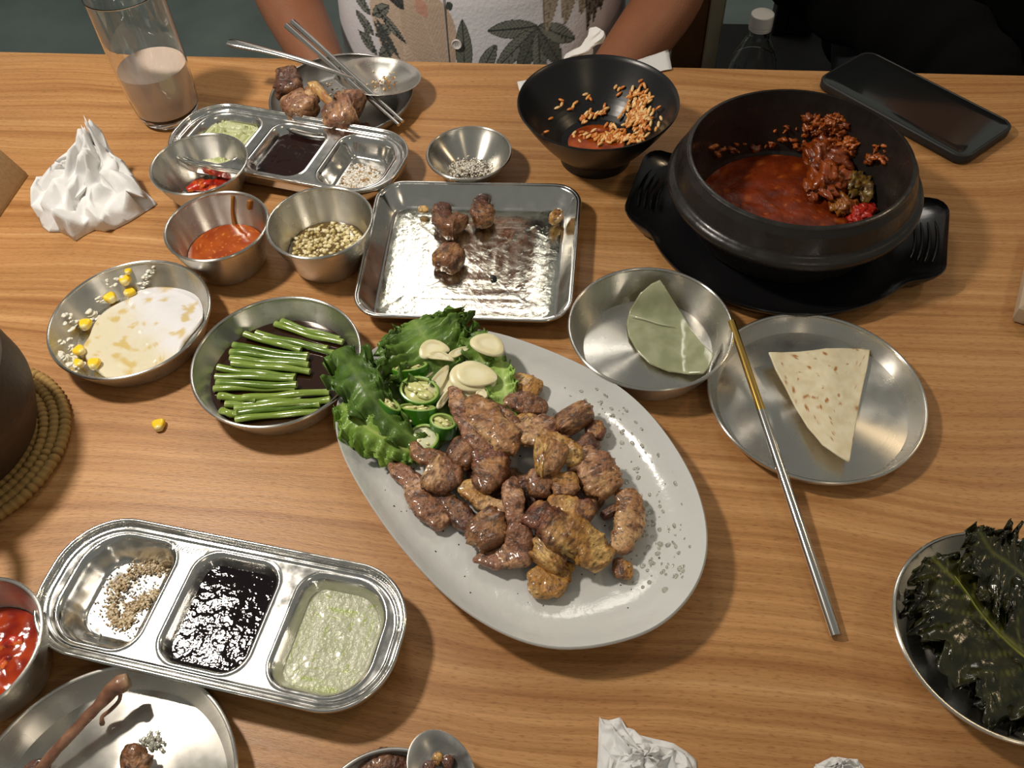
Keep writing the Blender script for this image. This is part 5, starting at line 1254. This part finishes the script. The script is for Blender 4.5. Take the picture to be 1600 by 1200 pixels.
    for i in range(19):
        th = math.pi*.62*i/18
        for j in range(n):
            ph = 2*math.pi*j/n; d = Vector((math.sin(th)*math.cos(ph), math.sin(th)*math.sin(ph), math.cos(th))); fr = smooth(-.2, -.8, d.y)
            th2 = min(th, math.pi*(.62-.27*fr)); d = Vector((math.sin(th2)*math.cos(ph), math.sin(th2)*math.sin(ph), math.cos(th2)))
            vs.append(hc+Vector((d.x*.083, d.y*.102+.004, d.z*.126+.003))*(1+.02*noise.noise(d*9)))
    for i in range(18):
        for j in range(n): fs.append((i*n+j, i*n+(j+1) % n, (i+1)*n+(j+1) % n, (i+1)*n+j))
    b_.add(vs, fs); b_.build('hair', mat('black_hair', (.012, .010, .009), .5), og, root, smooth=180, recalc=True, solid=.006)
    clothes(cx, cy, og, root)
    # trousers
    b_ = MB()
    for s_ in (-1, 1):
        sp_ = spline([(cx+s_*.07, cy+.05, .565, .105), (cx+s_*.095, cy-.10, .56, .095), (cx+s_*.11, cy-.30, .56, .080), (cx+s_*.112, cy-.44, .535, .072), (cx+s_*.112, cy-.43, .38, .066), (cx+s_*.112, cy-.41, .14, .060)], 40)
        b_.tube([q[:3] for q in sp_], [q[3] for q in sp_], 24, .95, up=(0, .5, 1))
    b_.build('trousers', mat('dark_trousers', (.02, .022, .028), .85), og, root, smooth=180)
    for s_ in (-1, 1):
        b_ = MB(); sp_ = spline([(cx+s_*.112, cy-.36, .045, .036), (cx+s_*.114, cy-.44, .05, .046), (cx+s_*.118, cy-.53, .042, .042), (cx+s_*.12, cy-.60, .034, .026)], 20)
        b_.tube([q[:3] for q in sp_], [q[3] for q in sp_], 18, .9); b_.build('shoe', mat('dark_shoe', (.03, .03, .03), .6), og, root, smooth=180)
SKIN = mat('brown_skin', lin((150, 98, 70)), .45, sss=.15, bump=.0004, bscale=400, var=.06, vscale=40)
def torso_profile(z):
    """half width, half depth, y offset of a loosely clothed torso at world height z"""
    tab = [(.52, .180, .145, -.0), (.60, .178, .150, -.005), (.68, .172, .148, -.01), (.76, .166, .140, -.012), (.86, .172, .130, -.008), (.95, .186, .120, 0), (1.00, .180, .10, 0), (1.035, .135, .078, .0), (1.055, .075, .068, 0), (1.065, .064, .062, 0)]
    for a, b in zip(tab, tab[1:]):
        if z <= b[0]:
            t = (z-a[0])/(b[0]-a[0]); return [a[k]+(b[k]-a[k])*t for k in (1, 2, 3)]
    return tab[-1][1:]
LEAVES = []   # x0, y0, x1, y1 (pixels of the photo, base -> tip), half width, dark tone, light tone, kind
def LF(x0, y0, x1, y1, w_, c0, c1, k=0): LEAVES.append((x0, y0, x1, y1, w_, lin(c0), lin(c1), k))
GD, GM, TAN, BEI, PNK = (70, 76, 74), (122, 126, 118), (150, 138, 120), (206, 186, 168), (196, 150, 132)
LF(612, 130, 640, -60, 62, (218, 198, 182), (198, 176, 156), 1); LF(690, 118, 640, -20, 46, BEI, (190, 168, 148), 1); LF(650, 5, 665, 28, 10, PNK, PNK, 1)
for k in range(7):
    yy = 100-k*28
    LF(566-k*1.0, yy, 566-34, yy-26, 9, GD, GM); LF(568-k*1.0, yy, 568+34, yy-22, 9, (70, 72, 70), GM)
LF(572, 45, 608, 96, 6, GD, (86, 88, 86)); LF(568, 50, 592, 100, 5, GD, (86, 88, 86)); LF(576, 30, 624, 70, 7, (48, 50, 52), GM); LF(600, -10, 628, 22, 12, (50, 52, 54), (70, 72, 72)); LF(545, 60, 560, 100, 6, GD, GM)
LF(841, 47, 761, 47, 13, GD, GM); LF(841, 47, 768, 104, 14, GD, GM); LF(841, 48, 806, 118, 13, GD, (94, 98, 90)); LF(841, 48, 846, 122, 13, GD, GM); LF(841, 48, 880, 112, 13, GD, (94, 98, 90)); LF(841, 46, 900, 78, 13, GD, GM)
LF(720, 118, 722, 30, 14, GD, (112, 116, 106)); LF(742, 112, 774, 66, 12, GD, GM); LF(700, 8, 706, 18, 6, GD, GD)
for k, (x, w_) in enumerate(((858, 13), (884, 15), (906, 14), (930, 13))): LF(x+16, -70, x-4+3*k, 60-6*k, w_, (128, 116, 100), (172, 160, 142), 1)
for k in range(5): LF(930+k*9, -60+k*4, 918+k*10, 74-k*9, 8, (64, 62, 58), (124, 118, 108))
LF(560, -120, 620, -30, 30, GM, GD); LF(700, -120, 760, -40, 26, GD, GM); LF(820, -160, 780, -60, 30, TAN, BEI, 1); LF(900, -220, 960, -110, 26, GD, GM); LF(650, -220, 600, -130, 30, TAN, BEI, 1); LF(740, -260, 700, -150, 26, GM, GD); LF(560, -260, 520, -170, 24, GD, GM)
def shirt(cx, cy, og, root):
    zs = list(np.linspace(.525, .655, 8))+list(np.linspace(.665, .79, 130))+list(np.linspace(.80, 1.065, 34)); n = 420
    ang = []
    for j in range(n):      # denser towards the front (-y)
        t = j/n; ang.append(-math.pi/2+2*math.pi*t-.80*math.sin(2*math.pi*t))
    A = np.array(ang); vs = []; cols = []
    base = np.array(lin((224, 224, 230)))
    for z in zs:
        a, b, yo = torso_profile(z)
        ca, sa = np.cos(A), np.sin(A)
        wr = .0035*np.array([noise.noise(Vector((c_*2.2+z*1.5, s_*2.2, z*9))) for c_, s_ in zip(ca, sa)])*(1 if z < 1.0 else .3)
        X = cx+(a+wr)*np.sign(ca)*np.abs(ca)**.92; Y = cy+yo+(b+wr)*np.sign(sa)*np.abs(sa)**.92
        front = sa < .15
        U = 664+(525+(X-(cx-.162))/.324*450-697)/.911; V = 122-(z-.675)/.075*95
        C_ = np.tile(base, (n, 1))
        def paint(U, C_, mask):
            for x0, y0, x1, y1, w_, c0, c1, kd in LEAVES:
                dx, dy = x1-x0, y1-y0; L2 = dx*dx+dy*dy; L_ = math.sqrt(L2)
                t = ((U-x0)*dx+(V-y0)*dy)/L2; s_ = ((U-x0)*dy-(V-y0)*dx)/L_
                wd = w_*np.sin(np.pi*np.clip(t, 0, 1))**.75
                ins = mask & (t > 0) & (t < 1) & (np.abs(s_) < wd)
                if not ins.any(): continue
                vein = (np.abs(s_) < (1.0 if kd == 0 else .8)) | (np.abs(((t*L_-np.abs(s_)*.8)/6.0) % 1.0-.5) > .42)
                edge = np.abs(s_) > wd-1.0
                e0, e1 = np.array(c0), np.array(c1)
                cc = np.where((vein | edge)[:, None], e0*(.75 if kd == 0 else 1.0), e1)
                C_[ins] = cc[ins]
        paint(U, C_, front); U2 = (U*1.0+140) % 460+515; paint(U2, C_, ~front)
        vs += list(zip(X.tolist(), Y.tolist(), [z]*n)); cols += [tuple(c_) for c_ in C_.tolist()]
    fs = []
    for i in range(len(zs)-1):
        for j in range(n): fs.append((i*n+j, i*n+(j+1) % n, (i+1)*n+(j+1) % n, (i+1)*n+j))
    b_ = MB(); b_.add(vs, fs, cols); M = mat('leaf_print_cotton', rough=.85, vc=True, bump=.0006, bscale=250)
    b_.build('leaf_print_shirt', M, og, root, smooth=180)
    for s_ in (-1, 1):
        b_ = MB(); sp_ = spline([(cx+s_*.125, cy, .995, .075), (cx+s_*.175, cy, .985, .080), (cx+s_*.200, cy-.015, .91, .072), (cx+s_*.210, cy-.03, .84, .074)], 22)
        b_.tube([q[:3] for q in sp_], [q[3] for q in sp_], 26, 1, col=tuple(base), up=(0, 1, 0)); b_.build('sleeve', M, og, root, smooth=180)
    # placket and buttons
    fx = cx-.162+(725-525)/450*.324
    for z in (.62, .722, .81, .90, .985):
        a, b, yo = torso_profile(z); x = fx+.0105; u = (x-cx)/a; y = cy+yo-b*(max(0, 1-abs(u)**(2/.92)))**(.92/2)-.0035
        b_ = MB(); R = Matrix.Rotation(math.pi/2, 3, 'X')
        b_.rings([[Vector((x, y, z))+R @ Vector((r*math.cos(t), r*math.sin(t), h)) for t in [2*math.pi*j/24 for j in range(24)]] for r, h in ((.0002, -.002), (.0052, -.002), (.0056, -.0008), (.0056, .0004), (.0048, .0008), (.0042, .0002), (.0002, .0002))], col=lin((222, 218, 214)))
        o = b_.build('button', M_MATTE, og, root, smooth=50)
        for dx, dz in ((-.001, .001), (.001, .001), (-.001, -.001), (.001, -.001)):
            if z != .722: continue
            b2 = MB(); b2.ell((x+dx, y-.0003, z+dz), (.0004, .0004, .0004), nu=6, nv=4, col=(.02, .02, .02)); q = b2.build('thread_hole', M_IRON, og, o, smooth=180)
            q.location = (0, 0, 0)
    a, b, yo = torso_profile(.72)
    b_ = MB(); L1 = []; L2 = []
    vs = []; fs = []; zz = np.linspace(.53, 1.03, 60)
    for z in zz:
        a, b, yo = torso_profile(z)
        for x in (fx-.0006, fx+.0006):
            u = (x-cx)/a; y = cy+yo-b*(max(0, 1-abs(u)**(2/.92)))**(.92/2)-.0022; vs += [(x, y, z)]
    for i in range(len(zz)-1): fs.append((2*i, 2*i+1, 2*i+3, 2*i+2))
    b_.add(vs, fs, lin((176, 172, 170))); b_.build('placket_seam', M, og, root, smooth=180, solid=.0008)
def black_top(cx, cy, og, root):
    M = mat('black_cotton', (.0035, .0035, .0035), 1, bump=.0008, bscale=200, spec=.1); n = 90; vs = []; fs = []; zs = np.linspace(.525, 1.065, 60)
    for z in zs:
        a, b, yo = torso_profile(z)
        for j in range(n):
            t = 2*math.pi*j/n; ca, sa = math.cos(t), math.sin(t); w_ = .008*noise.noise(Vector((ca*2, sa*2, z*7)))
            vs.append((cx+(a*1.06+w_)*ca, cy+yo+(b*1.02+w_)*sa, z))
    for i in range(59):
        for j in range(n): fs.append((i*n+j, i*n+(j+1) % n, (i+1)*n+(j+1) % n, (i+1)*n+j))
    b_ = MB(); b_.add(vs, fs); b_.build('black_top', M, og, root, smooth=180)
    for s_ in (-1, 1):
        b_ = MB(); sp_ = spline([(cx+s_*.13, cy, .995, .078), (cx+s_*.18, cy, .985, .080), (cx+s_*.208, cy-.02, .88, .076), (cx+s_*.230, cy-.040, .755, .084), (cx+s_*.225, cy-.065, .69, .084), (cx+s_*.165, cy-.15, .675, .064), (cx+s_*.125, cy-.212, .664, .058), (cx+s_*.095, cy-.255, .655, .054), (cx+s_*.075, cy-.31, .645, .046)], 44)
        b_.tube([q[:3] for q in sp_], [q[3]*(1+.06*math.sin(i*1.3)) for i, q in enumerate(sp_)], 26, 1, up=(0, 1, .2)); b_.build('sleeve', M, og, root, smooth=180)
person(-.158, SKIN, 'seated person in a white short sleeved shirt with grey and beige leaf print', shirt, .235)
person(.483, SKIN, 'seated person in a plain black long sleeved top', black_top, .42)
